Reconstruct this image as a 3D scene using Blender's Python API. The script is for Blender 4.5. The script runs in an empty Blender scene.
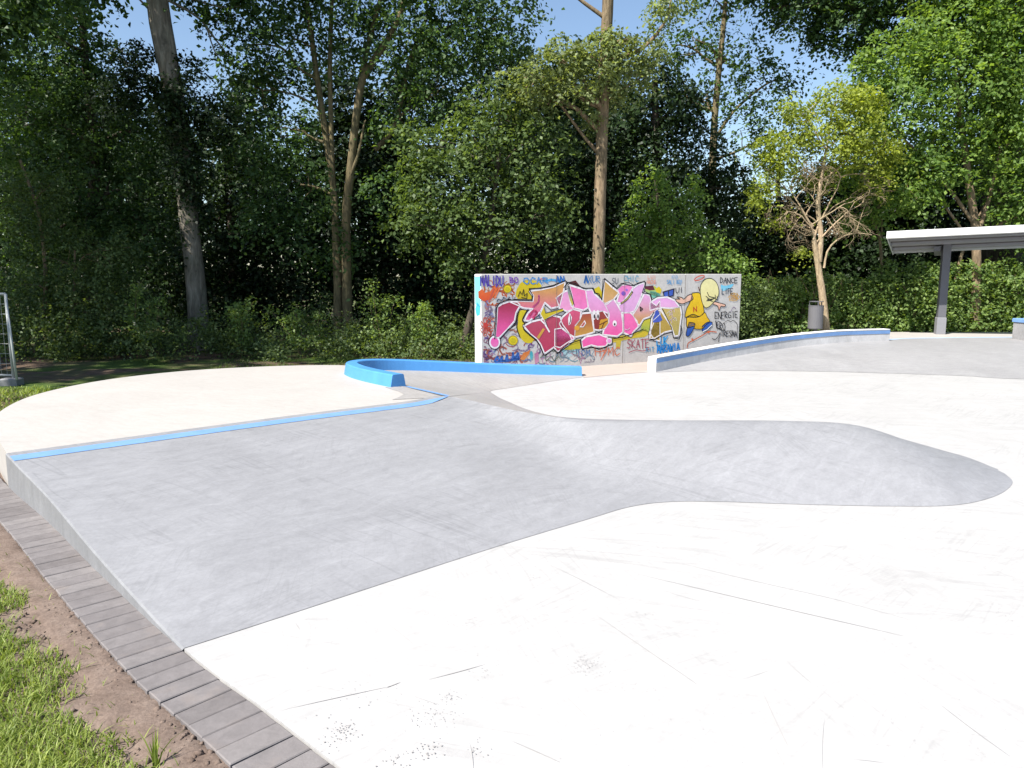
import bpy, bmesh, math, random
import numpy as np
from mathutils import Vector, Matrix
from mathutils.geometry import tessellate_polygon

random.seed(7)
rng = np.random.default_rng(11)
scene = bpy.context.scene
COL = scene.collection

# ------------------------------------------------------------------ camera
F, HC, PITCH = 760.0, 1.7, math.radians(8.235)
cp, sp = math.cos(PITCH), math.sin(PITCH)
cam_d = bpy.data.cameras.new('camera')
cam = bpy.data.objects.new('camera', cam_d)
COL.objects.link(cam)
cam.location = (0, 0, HC)
cam.rotation_euler = (math.pi / 2 - PITCH, 0, 0)
cam_d.sensor_width = 36.0
cam_d.lens = F / 1024.0 * 36.0
cam_d.clip_end = 2000
cam_d.clip_start = 0.05
scene.camera = cam


def ray(px, py):
    xc, yc = (px - 512) / F, (384 - py) / F
    return Vector((xc, cp + yc * sp, -sp + yc * cp))


def at_z(px, py, z=0.0):
    d = ray(px, py)
    t = (z - HC) / d.z
    return Vector((d.x * t, d.y * t, z))


def at_Y(px, py, Y):
    d = ray(px, py)
    t = Y / d.y
    return Vector((d.x * t, Y, HC + d.z * t))


# ------------------------------------------------------------------ helpers
def tag(o, label=None, cat=None, group=None, kind=None):
    if label: o['label'] = label
    if cat: o['category'] = cat
    if group: o['group'] = group
    if kind: o['kind'] = kind
    return o


def empty(name, loc=(0, 0, 0), rz=0.0):
    o = bpy.data.objects.new(name, None)
    o.empty_display_size = 0.2
    o.location = loc
    o.rotation_euler = (0, 0, rz)
    COL.objects.link(o)
    return o


def link_mesh(name, me, mat, parent=None, smooth=False):
    o = bpy.data.objects.new(name, me)
    COL.objects.link(o)
    if mat: me.materials.append(mat)
    if parent:
        o.parent = parent
        o.matrix_parent_inverse = parent_matrix(parent).inverted()
    if smooth:
        me.polygons.foreach_set('use_smooth', [True] * len(me.polygons))
    return o


def parent_matrix(o):
    m = Matrix.LocRotScale(o.location, o.rotation_euler, o.scale)
    if o.parent:
        return parent_matrix(o.parent) @ o.matrix_parent_inverse @ m
    return m


class MB:
    def __init__(self):
        self.v, self.f, self.c = [], [], []

    def face(self, pts, col=None):
        b = len(self.v)
        self.v += [tuple(p) for p in pts]
        self.f.append(list(range(b, b + len(pts))))
        if col is not None: self.c += [col] * len(pts)

    def grid(self, rows, closed=False):
        b = len(self.v)
        n = len(rows[0])
        for r in rows: self.v += [tuple(p) for p in r]
        for i in range(len(rows) - 1):
            for j in range(n - (0 if closed else 1)):
                k = (j + 1) % n
                self.f.append([b + i * n + j, b + i * n + k, b + (i + 1) * n + k, b + (i + 1) * n + j])

    def tube(self, pts, rad, n=10, cap=True, noise=0.0):
        pts = [Vector(p) for p in pts]
        rows = []
        up = Vector((0.13, 0.9, 0.2))
        for i, p in enumerate(pts):
            t = (pts[min(i + 1, len(pts) - 1)] - pts[max(i - 1, 0)])
            if t.length < 1e-6: t = Vector((0, 0, 1))
            t.normalize()
            a = t.cross(up)
            if a.length < 1e-3: a = t.cross(Vector((1, 0, 0)))
            a.normalize(); b = t.cross(a)
            r = rad[i] if hasattr(rad, '__len__') else rad
            row = []
            for k in range(n):
                th = 2 * math.pi * k / n
                rr = r * (1 + noise * (random.random() - .5))
                row.append(p + (a * math.cos(th) + b * math.sin(th)) * rr)
            rows.append(row)
        base = len(self.v)
        self.grid(rows, closed=True)
        if cap:
            self.f.append([base + k for k in range(n)][::-1])
            m = base + (len(rows) - 1) * n
            self.f.append([m + k for k in range(n)])

    def box(self, c, s, rz=0.0, bevel=0.0, M=None):
        c = Vector(c); sx, sy, sz = s[0] / 2, s[1] / 2, s[2] / 2
        if M is None: M = Matrix.Rotation(rz, 3, 'Z')
        b = len(self.v)
        if bevel <= 0:
            for z in (-sz, sz):
                for x, y in ((-sx, -sy), (sx, -sy), (sx, sy), (-sx, sy)):
                    self.v.append(tuple(c + M @ Vector((x, y, z))))
            self.f += [[b + 3, b + 2, b + 1, b], [b + 4, b + 5, b + 6, b + 7], [b, b + 1, b + 5, b + 4], [b + 1, b + 2, b + 6, b + 5], [b + 2, b + 3, b + 7, b + 6], [b + 3, b, b + 4, b + 7]]
        else:
            e = bevel
            for x, y, z in ((0, 0, -sz), (0, 0, sz - e), (e, e, sz)):
                for ax, ay in ((-1, -1), (1, -1), (1, 1), (-1, 1)):
                    self.v.append(tuple(c + M @ Vector((ax * (sx - x), ay * (sy - y), z))))
            for l in (0, 4):
                for k in range(4):
                    j = (k + 1) % 4
                    self.f.append([b + l + k, b + l + j, b + l + 4 + j, b + l + 4 + k])
            self.f.append([b + 8, b + 9, b + 10, b + 11])
            self.f.append([b + 3, b + 2, b + 1, b])

    def poly(self, pts):
        pts = [Vector(p) for p in pts]
        b = len(self.v)
        self.v += [tuple(p) for p in pts]
        for t in tessellate_polygon([pts]):
            self.f.append([b + t[0], b + t[1], b + t[2]])

    def prism(self, pts, z0, z1):
        top = [(p[0], p[1], z1) for p in pts]
        self.poly(top)
        n = len(pts)
        for i in range(n):
            j = (i + 1) % n
            a, c = pts[i], pts[j]
            self.face([(a[0], a[1], z0), (c[0], c[1], z0), (c[0], c[1], z1), (a[0], a[1], z1)])

    def build(self, name, mat, parent=None, smooth=False, recalc=True):
        me = bpy.data.meshes.new(name)
        me.from_pydata(self.v, [], self.f)
        me.update()
        if recalc:
            bm = bmesh.new(); bm.from_mesh(me)
            bmesh.ops.remove_doubles(bm, verts=bm.verts, dist=1e-5)
            bmesh.ops.recalc_face_normals(bm, faces=bm.faces)
            bm.to_mesh(me); bm.free()
        if self.c and not recalc:
            at = me.color_attributes.new('paint', 'FLOAT_COLOR', 'POINT')
            flat = []
            for c in self.c: flat += [c[0], c[1], c[2], 1.0]
            at.data.foreach_set('color', flat)
        return link_mesh(name, me, mat, parent, smooth)


def catmull(pts, n):
    """n samples along a smooth curve through the points (any dimension)."""
    P = [np.array(p, float) for p in pts]
    out = []
    m = len(P) - 1
    for k in range(n):
        t = k / (n - 1) * m
        i = min(int(t), m - 1); u = t - i
        p0 = P[i - 1] if i > 0 else 2 * P[0] - P[1]
        p3 = P[i + 2] if i + 2 <= m else 2 * P[m] - P[m - 1]
        p1, p2 = P[i], P[i + 1]
        out.append(0.5 * (2 * p1 + (p2 - p0) * u + (2 * p0 - 5 * p1 + 4 * p2 - p3) * u * u + (3 * p1 - p0 - 3 * p2 + p3) * u ** 3))
    return out


# ------------------------------------------------------------------ materials
class NT:
    def __init__(self, name):
        self.m = bpy.data.materials.new(name)
        self.m.use_nodes = True
        self.t = self.m.node_tree
        self.n = self.t.nodes; self.l = self.t.links
        self.b = self.n['Principled BSDF']
        self.out = self.n['Material Output']

    def add(self, typ, **kw):
        x = self.n.new(typ)
        for k, v in kw.items():
            if k.startswith('i_'):
                x.inputs[k[2:].replace('_', ' ')].default_value = v
            else:
                setattr(x, k, v)
        return x

    def link(self, a, b): self.l.new(a, b)

    def coords(self, scale=(1, 1, 1), rot=(0, 0, 0)):
        tc = self.add('ShaderNodeTexCoord')
        mp = self.add('ShaderNodeMapping')
        mp.inputs['Scale'].default_value = scale
        if any(rot):
            m0 = self.add('ShaderNodeMapping')
            m0.inputs['Rotation'].default_value = rot
            self.link(tc.outputs['Object'], m0.inputs['Vector'])
            self.link(m0.outputs['Vector'], mp.inputs['Vector'])
        else:
            self.link(tc.outputs['Object'], mp.inputs['Vector'])
        return mp.outputs['Vector']

    def noise(self, vec, scale, detail=4, rough=0.55, dist=0.0):
        x = self.add('ShaderNodeTexNoise')
        x.inputs['Scale'].default_value = scale
        x.inputs['Detail'].default_value = detail
        x.inputs['Roughness'].default_value = rough
        x.inputs['Distortion'].default_value = dist
        if vec is not None: self.link(vec, x.inputs['Vector'])
        return x.outputs['Fac']

    def ramp(self, fac, stops):
        x = self.add('ShaderNodeValToRGB')
        e = x.color_ramp.elements
        while len(e) > 1: e.remove(e[-1])
        e[0].position = stops[0][0]; e[0].color = (*stops[0][1], 1)
        for p, c in stops[1:]:
            q = e.new(p); q.color = (*c, 1)
        self.link(fac, x.inputs['Fac'])
        return x.outputs['Color']

    def mix(self, fac, a, b, mode='MIX'):
        x = self.add('ShaderNodeMix', data_type='RGBA', blend_type=mode)
        for s, v in ((x.inputs[0], fac), (x.inputs[6], a), (x.inputs[7], b)):
            if isinstance(v, (int, float)): s.default_value = v
            elif isinstance(v, tuple): s.default_value = (*v, 1)
            else: self.link(v, s)
        return x.outputs[2]

    def bump(self, h, strength, dist=0.01):
        x = self.add('ShaderNodeBump')
        x.inputs['Strength'].default_value = strength
        x.inputs['Distance'].default_value = dist
        self.link(h, x.inputs['Height'])
        self.link(x.outputs['Normal'], self.b.inputs['Normal'])

    def setc(self, c, rough=0.6, spec=0.4):
        if isinstance(c, tuple): self.b.inputs['Base Color'].default_value = (*c, 1)
        else: self.link(c, self.b.inputs['Base Color'])
        self.b.inputs['Roughness'].default_value = rough
        self.b.inputs['Specular IOR Level'].default_value = spec
        return self


def shade(c, k): return tuple(max(0, min(1, x * k)) for x in c)


def concrete(name, c, var=0.12, streak=(1, 1, 1), rot=0.0, rough=0.6, blotch=0.08, bump=0.15, lines=(), smudge=0):
    t = NT(name)
    v = t.coords()
    vs = t.coords(streak, (0, 0, rot))
    big = t.ramp(t.noise(v, 0.9, 5, 0.6, 0.8), [(0.3, shade(c, 1 - blotch)), (0.7, shade(c, 1 + blotch))])
    mid = t.ramp(t.noise(vs, 6, 6, 0.65, 1.2), [(0.3, (1 - var,) * 3), (0.7, (1 + var,) * 3)])
    a = t.mix(1.0, big, mid, 'MULTIPLY')
    fine = t.ramp(t.noise(v, 42, 5, 0.75), [(0.28, (1 - var * 1.1,) * 3), (0.72, (1 + var * 1.1,) * 3)])
    a = t.mix(1.0, a, fine, 'MULTIPLY')
    # trowel swirls and scuffs
    w = t.add('ShaderNodeTexWave', wave_type='RINGS')
    w.inputs['Scale'].default_value = 1.3; w.inputs['Distortion'].default_value = 9.0
    w.inputs['Detail'].default_value = 4; w.inputs['Detail Scale'].default_value = 1.6
    t.link(vs, w.inputs['Vector'])
    sw = t.ramp(w.outputs['Fac'], [(0.0, (1 - var * .5,) * 3), (0.12, (1.0,) * 3), (0.9, (1.0,) * 3), (1.0, (1 + var * .6,) * 3)])
    a = t.mix(1.0, a, sw, 'MULTIPLY')
    for ang, sc, st_ in lines:
        vv = t.coords((0.5, 7.0, 1), (0, 0, math.radians(ang)))
        ln = t.ramp(t.noise(vv, sc, 2, 0.4, 0.15), [(0.472, (1,) * 3), (0.496, (1 - st_,) * 3), (0.504, (1 - st_,) * 3), (0.528, (1,) * 3)])
        mk = t.ramp(t.noise(t.coords((1, 1, 1), (0, 0, ang)), 0.8, 3, 0.6), [(0.46, (0, 0, 0)), (0.62, (1, 1, 1))])
        a = t.mix(mk, a, t.mix(1.0, a, ln, 'MULTIPLY'))
    if smudge:
        m1 = t.ramp(t.noise(v, 1.9, 4, 0.65), [(0.60, (0, 0, 0)), (0.70, (1, 1, 1))])
        m2 = t.ramp(t.noise(v, 55, 4, 0.75), [(0.54, (0, 0, 0)), (0.66, (1, 1, 1))])
        a = t.mix(t.mix(1.0, m1, m2, 'MULTIPLY'), a, t.mix(1.0, a, (smudge, smudge * .97, smudge * .95), 'MULTIPLY'))
    t.setc(a, rough, 0.35)
    t.bump(t.noise(v, 45, 6, 0.7), bump, 0.004)
    return t.m


def painted(name, c, rough=0.45, wear=0.06, worn=None):
    t = NT(name)
    v = t.coords()
    a = t.ramp(t.noise(v, 3.5, 6, 0.65, 0.5), [(0.25, shade(c, 1 - wear)), (0.75, shade(c, 1 + wear))])
    if worn:
        k = t.ramp(t.noise(v, 14, 5, 0.75), [(0.66, (0, 0, 0)), (0.74, (1, 1, 1))])
        a = t.mix(k, a, worn)
    t.setc(a, rough, 0.4)
    t.bump(t.noise(v, 60, 4), 0.1, 0.002)
    return t.m


def bark(name, c, c2, scale=6.0):
    t = NT(name)
    v = t.coords((1, 1, 0.22))
    n = t.noise(v, scale * 2.2, 7, 0.7, 0.6)
    a = t.ramp(n, [(0.3, shade(c, 0.45)), (0.5, c), (0.72, c2)])
    pat = t.ramp(t.noise(t.coords(), 1.7, 4), [(0.35, (0.75, 0.8, 0.72)), (0.65, (1.1, 1.08, 1.05))])
    t.setc(t.mix(1.0, a, pat, 'MULTIPLY'), 0.85, 0.2)
    t.bump(n, 0.9, 0.03)
    return t.m


def leafmat(name, dark, light, trans=0.35, rough=0.42, tcol=None):
    t = NT(name)
    at = t.add('ShaderNodeAttribute', attribute_name='leafv')
    c = t.ramp(at.outputs['Fac'], [(0.0, dark), (0.6, tuple((a + b) / 2 for a, b in zip(dark, light))), (1.0, light)])
    t.setc(c, max(rough, .5), 0.28)
    tr = t.add('ShaderNodeBsdfTranslucent')
    tc = t.mix(1.0, c, tcol or (1.5, 1.45, 0.5), 'MULTIPLY')
    t.link(tc, tr.inputs['Color'])
    mx = t.add('ShaderNodeMixShader')
    mx.inputs[0].default_value = trans
    t.link(t.b.outputs[0], mx.inputs[1]); t.link(tr.outputs[0], mx.inputs[2])
    t.link(mx.outputs[0], t.out.inputs['Surface'])
    return t.m


M = {}
M['bank'] = concrete('grey_concrete', (0.233, 0.234, 0.246), 0.075, (1.0, 1.4, 1.0), math.radians(-50), 0.55, 0.085, lines=((38, 1.1, .14), (-20, 1.6, .10), (80, 2.2, .09), (120, 2.9, .08)), smudge=.9)
M['side'] = concrete('formed_concrete', (0.185, 0.188, 0.197), 0.10, (1, 1, .5), 0, 0.6, 0.08)
M['floor'] = concrete('pale_concrete', (0.368, 0.361, 0.356), 0.045, (1, 1, 1), 0.3, 0.6, 0.035, lines=((15, .9, .11), (-48, 1.3, .10), (75, 1.5, .08), (150, 2.1, .07)), smudge=.66)
M['deck'] = concrete('warm_pale_concrete', (0.375, 0.355, 0.335), 0.05, (1, 2, 1), 0.6, 0.6, 0.05, lines=((0, 1.2, .08),), smudge=.8)
M['beige_dim'] = concrete('dimmed_beige_concrete', (0.355, 0.305, 0.27), 0.06, (1, 2, 1), 0.6, 0.6, 0.05)  # floor tone with the weaker light near the wall painted into its colour
M['pocket'] = concrete('light_grey_concrete', (0.285, 0.272, 0.264), 0.10, (1, 2.4, 1), 0.9, 0.55, 0.08)
M['rear_bank'] = concrete('rear_grey_concrete', (0.262, 0.258, 0.262), 0.10, (1, 2, 1), 0.2, 0.55, 0.08)
M['wallc'] = concrete('precast_concrete', (0.47, 0.45, 0.43), 0.08, (1, 1, 1), 0, 0.7, 0.06)
M['ledgec'] = concrete('ledge_concrete', (0.47, 0.46, 0.455), 0.10, (1, 1, 0.6), 0, 0.6, 0.12)
M['white'] = painted('white_paint', (0.78, 0.78, 0.77), 0.5, 0.03)
M['blue'] = painted('blue_paint', (0.066, 0.235, 0.52), 0.5, 0.10, (0.15, 0.32, 0.54))
M['line'] = painted('light_blue_paint', (0.135, 0.25, 0.47), 0.6, 0.14, (0.21, 0.265, 0.37))
M['pale_blue'] = painted('pale_blue_paint', (0.30, 0.50, 0.74), 0.5, 0.08)
M['dark_steel'] = painted('anthracite_steel', (0.10, 0.10, 0.112), 0.45, 0.06)
M['grey_steel'] = painted('grey_steel', (0.20, 0.20, 0.215), 0.45, 0.05)
M['bin_steel'] = painted('bin_steel', (0.115, 0.113, 0.122), 0.5, 0.05)
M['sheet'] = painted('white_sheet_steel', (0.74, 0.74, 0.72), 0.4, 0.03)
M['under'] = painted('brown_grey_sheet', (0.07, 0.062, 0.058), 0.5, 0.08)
M['galv'] = painted('galvanised_steel', (0.36, 0.38, 0.38), 0.4, 0.12)
M['black'] = painted('black_plastic', (0.02, 0.02, 0.022), 0.5, 0.05)
M['scuff'] = painted('rubber_scuff', (0.325, 0.315, 0.31), 0.8, 0.12)
M['stain'] = painted('dark_stain', (0.29, 0.275, 0.268), 0.8, 0.2)
M['scratch'] = painted('fine_scratch', (0.225, 0.225, 0.24), 0.8, 0.15)

t = NT('graffiti_paint')
at = t.add('ShaderNodeAttribute', attribute_name='paint')
v = t.coords()
pt = t.ramp(t.noise(v, 9, 5, 0.7), [(0.3, (0.9,) * 3), (0.7, (1.08,) * 3)])
t.setc(t.mix(1.0, at.outputs['Color'], pt, 'MULTIPLY'), 0.5, 0.3)
M['paint'] = t.m

t = NT('paver_stone')
gi = t.add('ShaderNodeNewGeometry')
v = t.coords()
c = t.ramp(gi.outputs['Random Per Island'], [(0.0, (0.130, 0.118, 0.117)), (0.5, (0.155, 0.142, 0.142)), (1.0, (0.182, 0.168, 0.166))])
n1 = t.ramp(t.noise(v, 14, 6, 0.7, 0.4), [(0.3, (0.82,) * 3), (0.72, (1.15,) * 3)])
c = t.mix(1.0, c, n1, 'MULTIPLY')
n2 = t.ramp(t.noise(v, 5, 4, 0.6), [(0.58, (0, 0, 0)), (0.8, (0.55,) * 3)])
c = t.mix(n2, c, (0.22, 0.185, 0.165))
t.setc(c, 0.85, 0.25)
t.bump(t.noise(v, 120, 5, 0.7), 0.35, 0.003)
M['paver'] = t.m

t = NT('soil')
v = t.coords()
n = t.noise(v, 7, 8, 0.7, 0.3)
c = t.ramp(n, [(0.25, (0.095, 0.068, 0.054)), (0.5, (0.16, 0.120, 0.098)), (0.75, (0.215, 0.168, 0.14))])
f = t.ramp(t.noise(v, 80, 4, 0.7), [(0.3, (0.75,) * 3), (0.7, (1.15,) * 3)])
t.setc(t.mix(1.0, c, f, 'MULTIPLY'), 0.95, 0.15)
t.bump(t.noise(v, 38, 6, 0.6), 0.5, 0.015)
M['soil'] = t.m

t = NT('woodland_ground')
v = t.coords()
c = t.ramp(t.noise(v, 5, 7, 0.7), [(0.3, (0.05, 0.036, 0.025)), (0.7, (0.15, 0.105, 0.075))])
g = t.ramp(t.noise(v, 26, 5, 0.7), [(0.3, (0.03, 0.055, 0.012)), (0.7, (0.09, 0.14, 0.03))])
k = t.ramp(t.noise(v, 0.55, 4, 0.6), [(0.42, (0, 0, 0)), (0.58, (1, 1, 1))])
t.setc(t.mix(k, c, g), 0.95, 0.15)
t.bump(t.noise(v, 30, 6, 0.7), 0.8, 0.03)
M['ground'] = t.m

M['bark_pale'] = bark('pale_bark', (0.17, 0.15, 0.125), (0.31, 0.28, 0.24), 4)
M['bark_brown'] = bark('brown_bark', (0.20, 0.145, 0.095), (0.36, 0.27, 0.18), 7)
M['bark_dark'] = bark('dark_bark', (0.075, 0.06, 0.048), (0.14, 0.115, 0.09), 6)
M['bark_tan'] = bark('tan_bark', (0.36, 0.27, 0.18), (0.54, 0.43, 0.31), 10)
M['bark_moss'] = bark('mossy_bark', (0.15, 0.12, 0.07), (0.27, 0.21, 0.11), 7)
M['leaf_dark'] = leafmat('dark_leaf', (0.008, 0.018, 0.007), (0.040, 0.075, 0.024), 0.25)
M['leaf_mid'] = leafmat('mid_leaf', (0.022, 0.055, 0.018), (0.115, 0.195, 0.062), 0.42)
M['leaf_olive'] = leafmat('olive_leaf', (0.032, 0.062, 0.020), (0.165, 0.235, 0.075), 0.42)
M['leaf_locust'] = leafmat('locust_leaf', (0.07, 0.10, 0.04), (0.30, 0.36, 0.14), 0.45)
M['leaf_bright'] = leafmat('bright_leaf', (0.065, 0.135, 0.030), (0.25, 0.36, 0.085), 0.5)
M['leaf_yellow'] = leafmat('yellow_leaf', (0.13, 0.175, 0.028), (0.36, 0.42, 0.07), 0.5)
M['leaf_hedge'] = leafmat('hedge_leaf', (0.075, 0.14, 0.04), (0.30, 0.40, 0.13), 0.48)
M['leaf_scrub'] = leafmat('scrub_leaf', (0.035, 0.065, 0.022), (0.20, 0.27, 0.10), 0.42)
M['grass'] = leafmat('grass_blade', (0.11, 0.17, 0.025), (0.33, 0.39, 0.10), 0.42, 0.5, (1.3, 1.3, 0.5))
M['grass_dim'] = leafmat('short_turf', (0.06, 0.11, 0.02), (0.14, 0.20, 0.045), 0.35, 0.5)

# ------------------------------------------------------------------ ground
def axis(lo, hi, step, far):
    a = list(np.arange(lo, hi + 1e-6, step))
    d = step
    while a[-1] < far: d *= 1.5; a.append(a[-1] + d)
    d = step; b = []
    x = lo
    while x > -far: d *= 1.5; x -= d; b.append(x)
    return b[::-1] + a


def hnoise(x, y, s, seed=0):
    return (math.sin(x * 1.7 * s + seed) * math.cos(y * 2.3 * s + seed * 2.1) + .5 * math.sin(x * 4.1 * s - y * 3.3 * s + seed * 3)
            + .3 * math.cos(x * 8.3 * s + y * 7.1 * s + seed))


mb = MB()
xs, ys = axis(-14, 16, 0.3, 500), axis(-5, 26, 0.3, 600)
rows = []
for y in ys:
    r = []
    for x in xs:
        z = -0.10
        if 12 < y < 60 and -30 < x < 30:
            z += 0.03 * hnoise(x, y, .9, 3)
        if x > 4 and y > 19: z += 0.25 * min(1, (y - 19) / 1.0) * min(1, (x - 4) / 2)
        if x < -5.5 and 7 < y < 14: z += 0.05 + 0.015 * hnoise(x, y, 1.2, 5)
        r.append((x, y, z))
    rows.append(r)
mb.grid(rows)
tag(mb.build('ground', M['ground'], smooth=True, recalc=False), 'dark earth and thin turf running back under the trees', 'ground', kind='structure')

# paver / floor edge, front to back
edge_px = [(339, 766), (262, 707), (187, 651), (100, 571), (50, 521), (10, 486)]
edge = [Vector((3.2, -1.2, 0)), Vector((1.0, 0.95, 0))] + [at_z(*p) for p in edge_px] + [Vector((-4.95, 6.98, 0)), Vector((-5.55, 7.95, 0)), Vector((-5.9, 9.1, 0)), Vector((-5.75, 10.3, 0)), Vector((-5.1, 11.35, 0))]
edge_s = [Vector(p) for p in catmull(edge, 260)]
TL = at_z(10, 486); BL = at_z(189, 651)


def edge_dist(x, y):
    """distance from the floor edge to a point out on the soil (only magnitude)"""
    best = 1e9
    for p in edge_s[::2]:
        d = (p.x - x) ** 2 + (p.y - y) ** 2
        if d < best: best = d
    return math.sqrt(best)


def edge_side(x, y):
    best, bi = 1e9, 0
    for i in range(0, len(edge_s) - 1, 2):
        p = edge_s[i]
        d = (p.x - x) ** 2 + (p.y - y) ** 2
        if d < best: best, bi = d, i
    i = min(bi, len(edge_s) - 2)
    t = edge_s[i + 1] - edge_s[i]
    return (t.x * (y - edge_s[i].y) - t.y * (x - edge_s[i].x)), math.sqrt(best)


# pavers
PL, PW = 0.245, 0.118
mb = MB()
acc = 0.0
lens = [0.0]
for a, b in zip(edge_s, edge_s[1:]): lens.append(lens[-1] + (b - a).length)


def along(s):
    for i in range(len(lens) - 1):
        if lens[i + 1] >= s:
            u = (s - lens[i]) / max(1e-6, lens[i + 1] - lens[i])
            return edge_s[i].lerp(edge_s[i + 1], u), (edge_s[i + 1] - edge_s[i]).normalized()
    return edge_s[-1], (edge_s[-1] - edge_s[-2]).normalized()


s = 0.06
while s < lens[-1] - 0.1:
    p, tg = along(s)
    nrm = Vector((-tg.y, tg.x, 0))      # towards the soil
    # the joints run slightly slanted to the edge
    ang = math.atan2(nrm.y, nrm.x) + random.uniform(-.008, .008)
    c = p + nrm * (PL / 2 + 0.006 + random.uniform(-.002, .002))
    mb.box((c.x, c.y, -0.045 + random.uniform(-.002, .002)), (PL, PW - 0.005, 0.08), ang, 0.004)
    s += PW
pv = mb.build('paved_edging', M['paver'])
tag(pv, 'single row of brown-grey pavers edging the skate concrete beside the soil', 'paving', kind='structure')

# soil beside the pavers
from mathutils import noise as mn
mb = MB()
rows = []
sx = np.arange(-5.4, 1.6, 0.03); sy = np.arange(-0.2, 7.6, 0.03)
E2 = np.array([(p.x, p.y) for p in edge_s])
GX, GY = np.meshgrid(sx, sy)
D = np.sqrt(((GX[..., None] - E2[None, None, ::3, 0]) ** 2 + (GY[..., None] - E2[None, None, ::3, 1]) ** 2).min(-1))
for j, y in enumerate(sy):
    r = []
    for i, x in enumerate(sx):
        z = -0.032 + 0.022 * mn.noise((x * 3, y * 3, 0)) + 0.020 * mn.noise((x * 11, y * 11, 3)) + 0.020 * mn.noise((x * 26, y * 26, 7))
        d = D[j, i]
        z -= 0.008 * max(0, 1 - max(0, d - PL) / 0.12); z = max(z, -0.06) if d > .4 else -.016 + (z + .03) * .25
        if d < PL - .01: z = min(z, -0.05)
        r.append((x, y, z))
    rows.append(r)
# cut away what lies on the concrete side
n = len(sx)
mb.v = [tuple(p) for r in rows for p in r]
for j in range(len(sy) - 1):
    for i in range(n - 1):
        x, y = sx[i], sy[j]
        sd, d = edge_side(x, y) if D[j, i] < 1.2 else ((1 if (x < -0.7 and y < 9) or True else -1), 9)
        if D[j, i] >= 1.2:
            # far from the edge: compare with the edge line
            sd = -1 if (x + 0.62) * 0.69 + (y - 2.5) * 0.72 > 0 and not (x < -4.2) else 1
        if sd > 0 or d < PL * .7:
            mb.f.append([j * n + i, j * n + i + 1, (j + 1) * n + i + 1, (j + 1) * n + i])
for _ in range(2600):
    a_ = along(random.uniform(.5, 7.5)); q = a_[0] + Vector((-a_[1].y, a_[1].x, 0)) * (PL + random.expovariate(4.0) + .01)
    rr = random.choice((.004, .006, .008, .012, .018)) * random.uniform(.6, 1.2)
    b = len(mb.v); zc = -.02 if (q - a_[0]).length < PL + .1 else -.03
    for dx, dy, dz in ((1, 0, 0), (0, 1, 0), (-1, 0, 0), (0, -1, 0), (0, 0, .8), (0, 0, -.6)):
        mb.v.append((q.x + rr * (dx * random.uniform(.6, 1.3) + random.uniform(-.3, .3)), q.y + rr * (dy * random.uniform(.6, 1.3) + random.uniform(-.3, .3)), zc + rr * dz))
    for k in range(4):
        mb.f.append([b + k, b + (k + 1) % 4, b + 4]); mb.f.append([b + (k + 1) % 4, b + k, b + 5])
tag(mb.build('soil_bed', M['soil'], smooth=True, recalc=False), 'bare brown soil strip between pavers and grass', 'soil', kind='structure')

# ------------------------------------------------------------------ grass blades
def blades(name, bases, h, w, mat, parent=None, lean=0.5, tone=None, seg=3):
    bases = np.asarray(bases, float); N = len(bases)
    h = np.asarray(h) * np.ones(N); w = np.asarray(w) * np.ones(N)
    az = rng.uniform(0, 2 * np.pi, N); fa = az + np.pi / 2 + rng.normal(0, .4, N)
    ln = np.abs(rng.normal(lean, 0.3, N))
    V = np.zeros((N, seg * 2 + 1, 3))
    for k in range(seg):
        u = k / seg
        off = h[:, None] * np.stack([np.cos(az) * ln * u ** 1.7, np.sin(az) * ln * u ** 1.7, u * (1 - .25 * ln * u)], 1)
        side = np.stack([np.cos(fa), np.sin(fa), np.zeros(N)], 1) * (w * (1 - .55 * u))[:, None] / 2
        V[:, 2 * k] = bases + off - side
        V[:, 2 * k + 1] = bases + off + side
    V[:, -1] = bases + h[:, None] * np.stack([np.cos(az) * ln, np.sin(az) * ln, 1 - .3 * ln], 1)
    nv = seg * 2 + 1
    faces = []
    for k in range(seg - 1): faces.append([2 * k, 2 * k + 1, 2 * k + 3, 2 * k + 2])
    tri = [2 * seg - 2, 2 * seg - 1, 2 * seg]
    me = bpy.data.meshes.new(name)
    me.vertices.add(N * nv); me.vertices.foreach_set('co', V.reshape(-1))
    b = (np.arange(N) * nv)[:, None]
    q = np.concatenate([b + np.array(f)[None] for f in faces], 1).reshape(N, -1)
    idx = np.concatenate([q, b + np.array(tri)[None]], 1).reshape(-1)
    tot = np.tile(np.array([4] * (seg - 1) + [3]), N)
    st = np.concatenate([[0], np.cumsum(tot)[:-1]])
    me.loops.add(len(idx)); me.loops.foreach_set('vertex_index', idx.astype(np.int32))
    me.polygons.add(len(tot)); me.polygons.foreach_set('loop_start', st.astype(np.int32))
    me.update(calc_edges=True)
    a = me.attributes.new('leafv', 'FLOAT', 'POINT')
    tv = tone if tone is not None else rng.uniform(0, 1, N)
    a.data.foreach_set('value', np.repeat(tv, nv).astype(np.float32))
    me.validate()
    return link_mesh(name, me, mat, parent)


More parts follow.
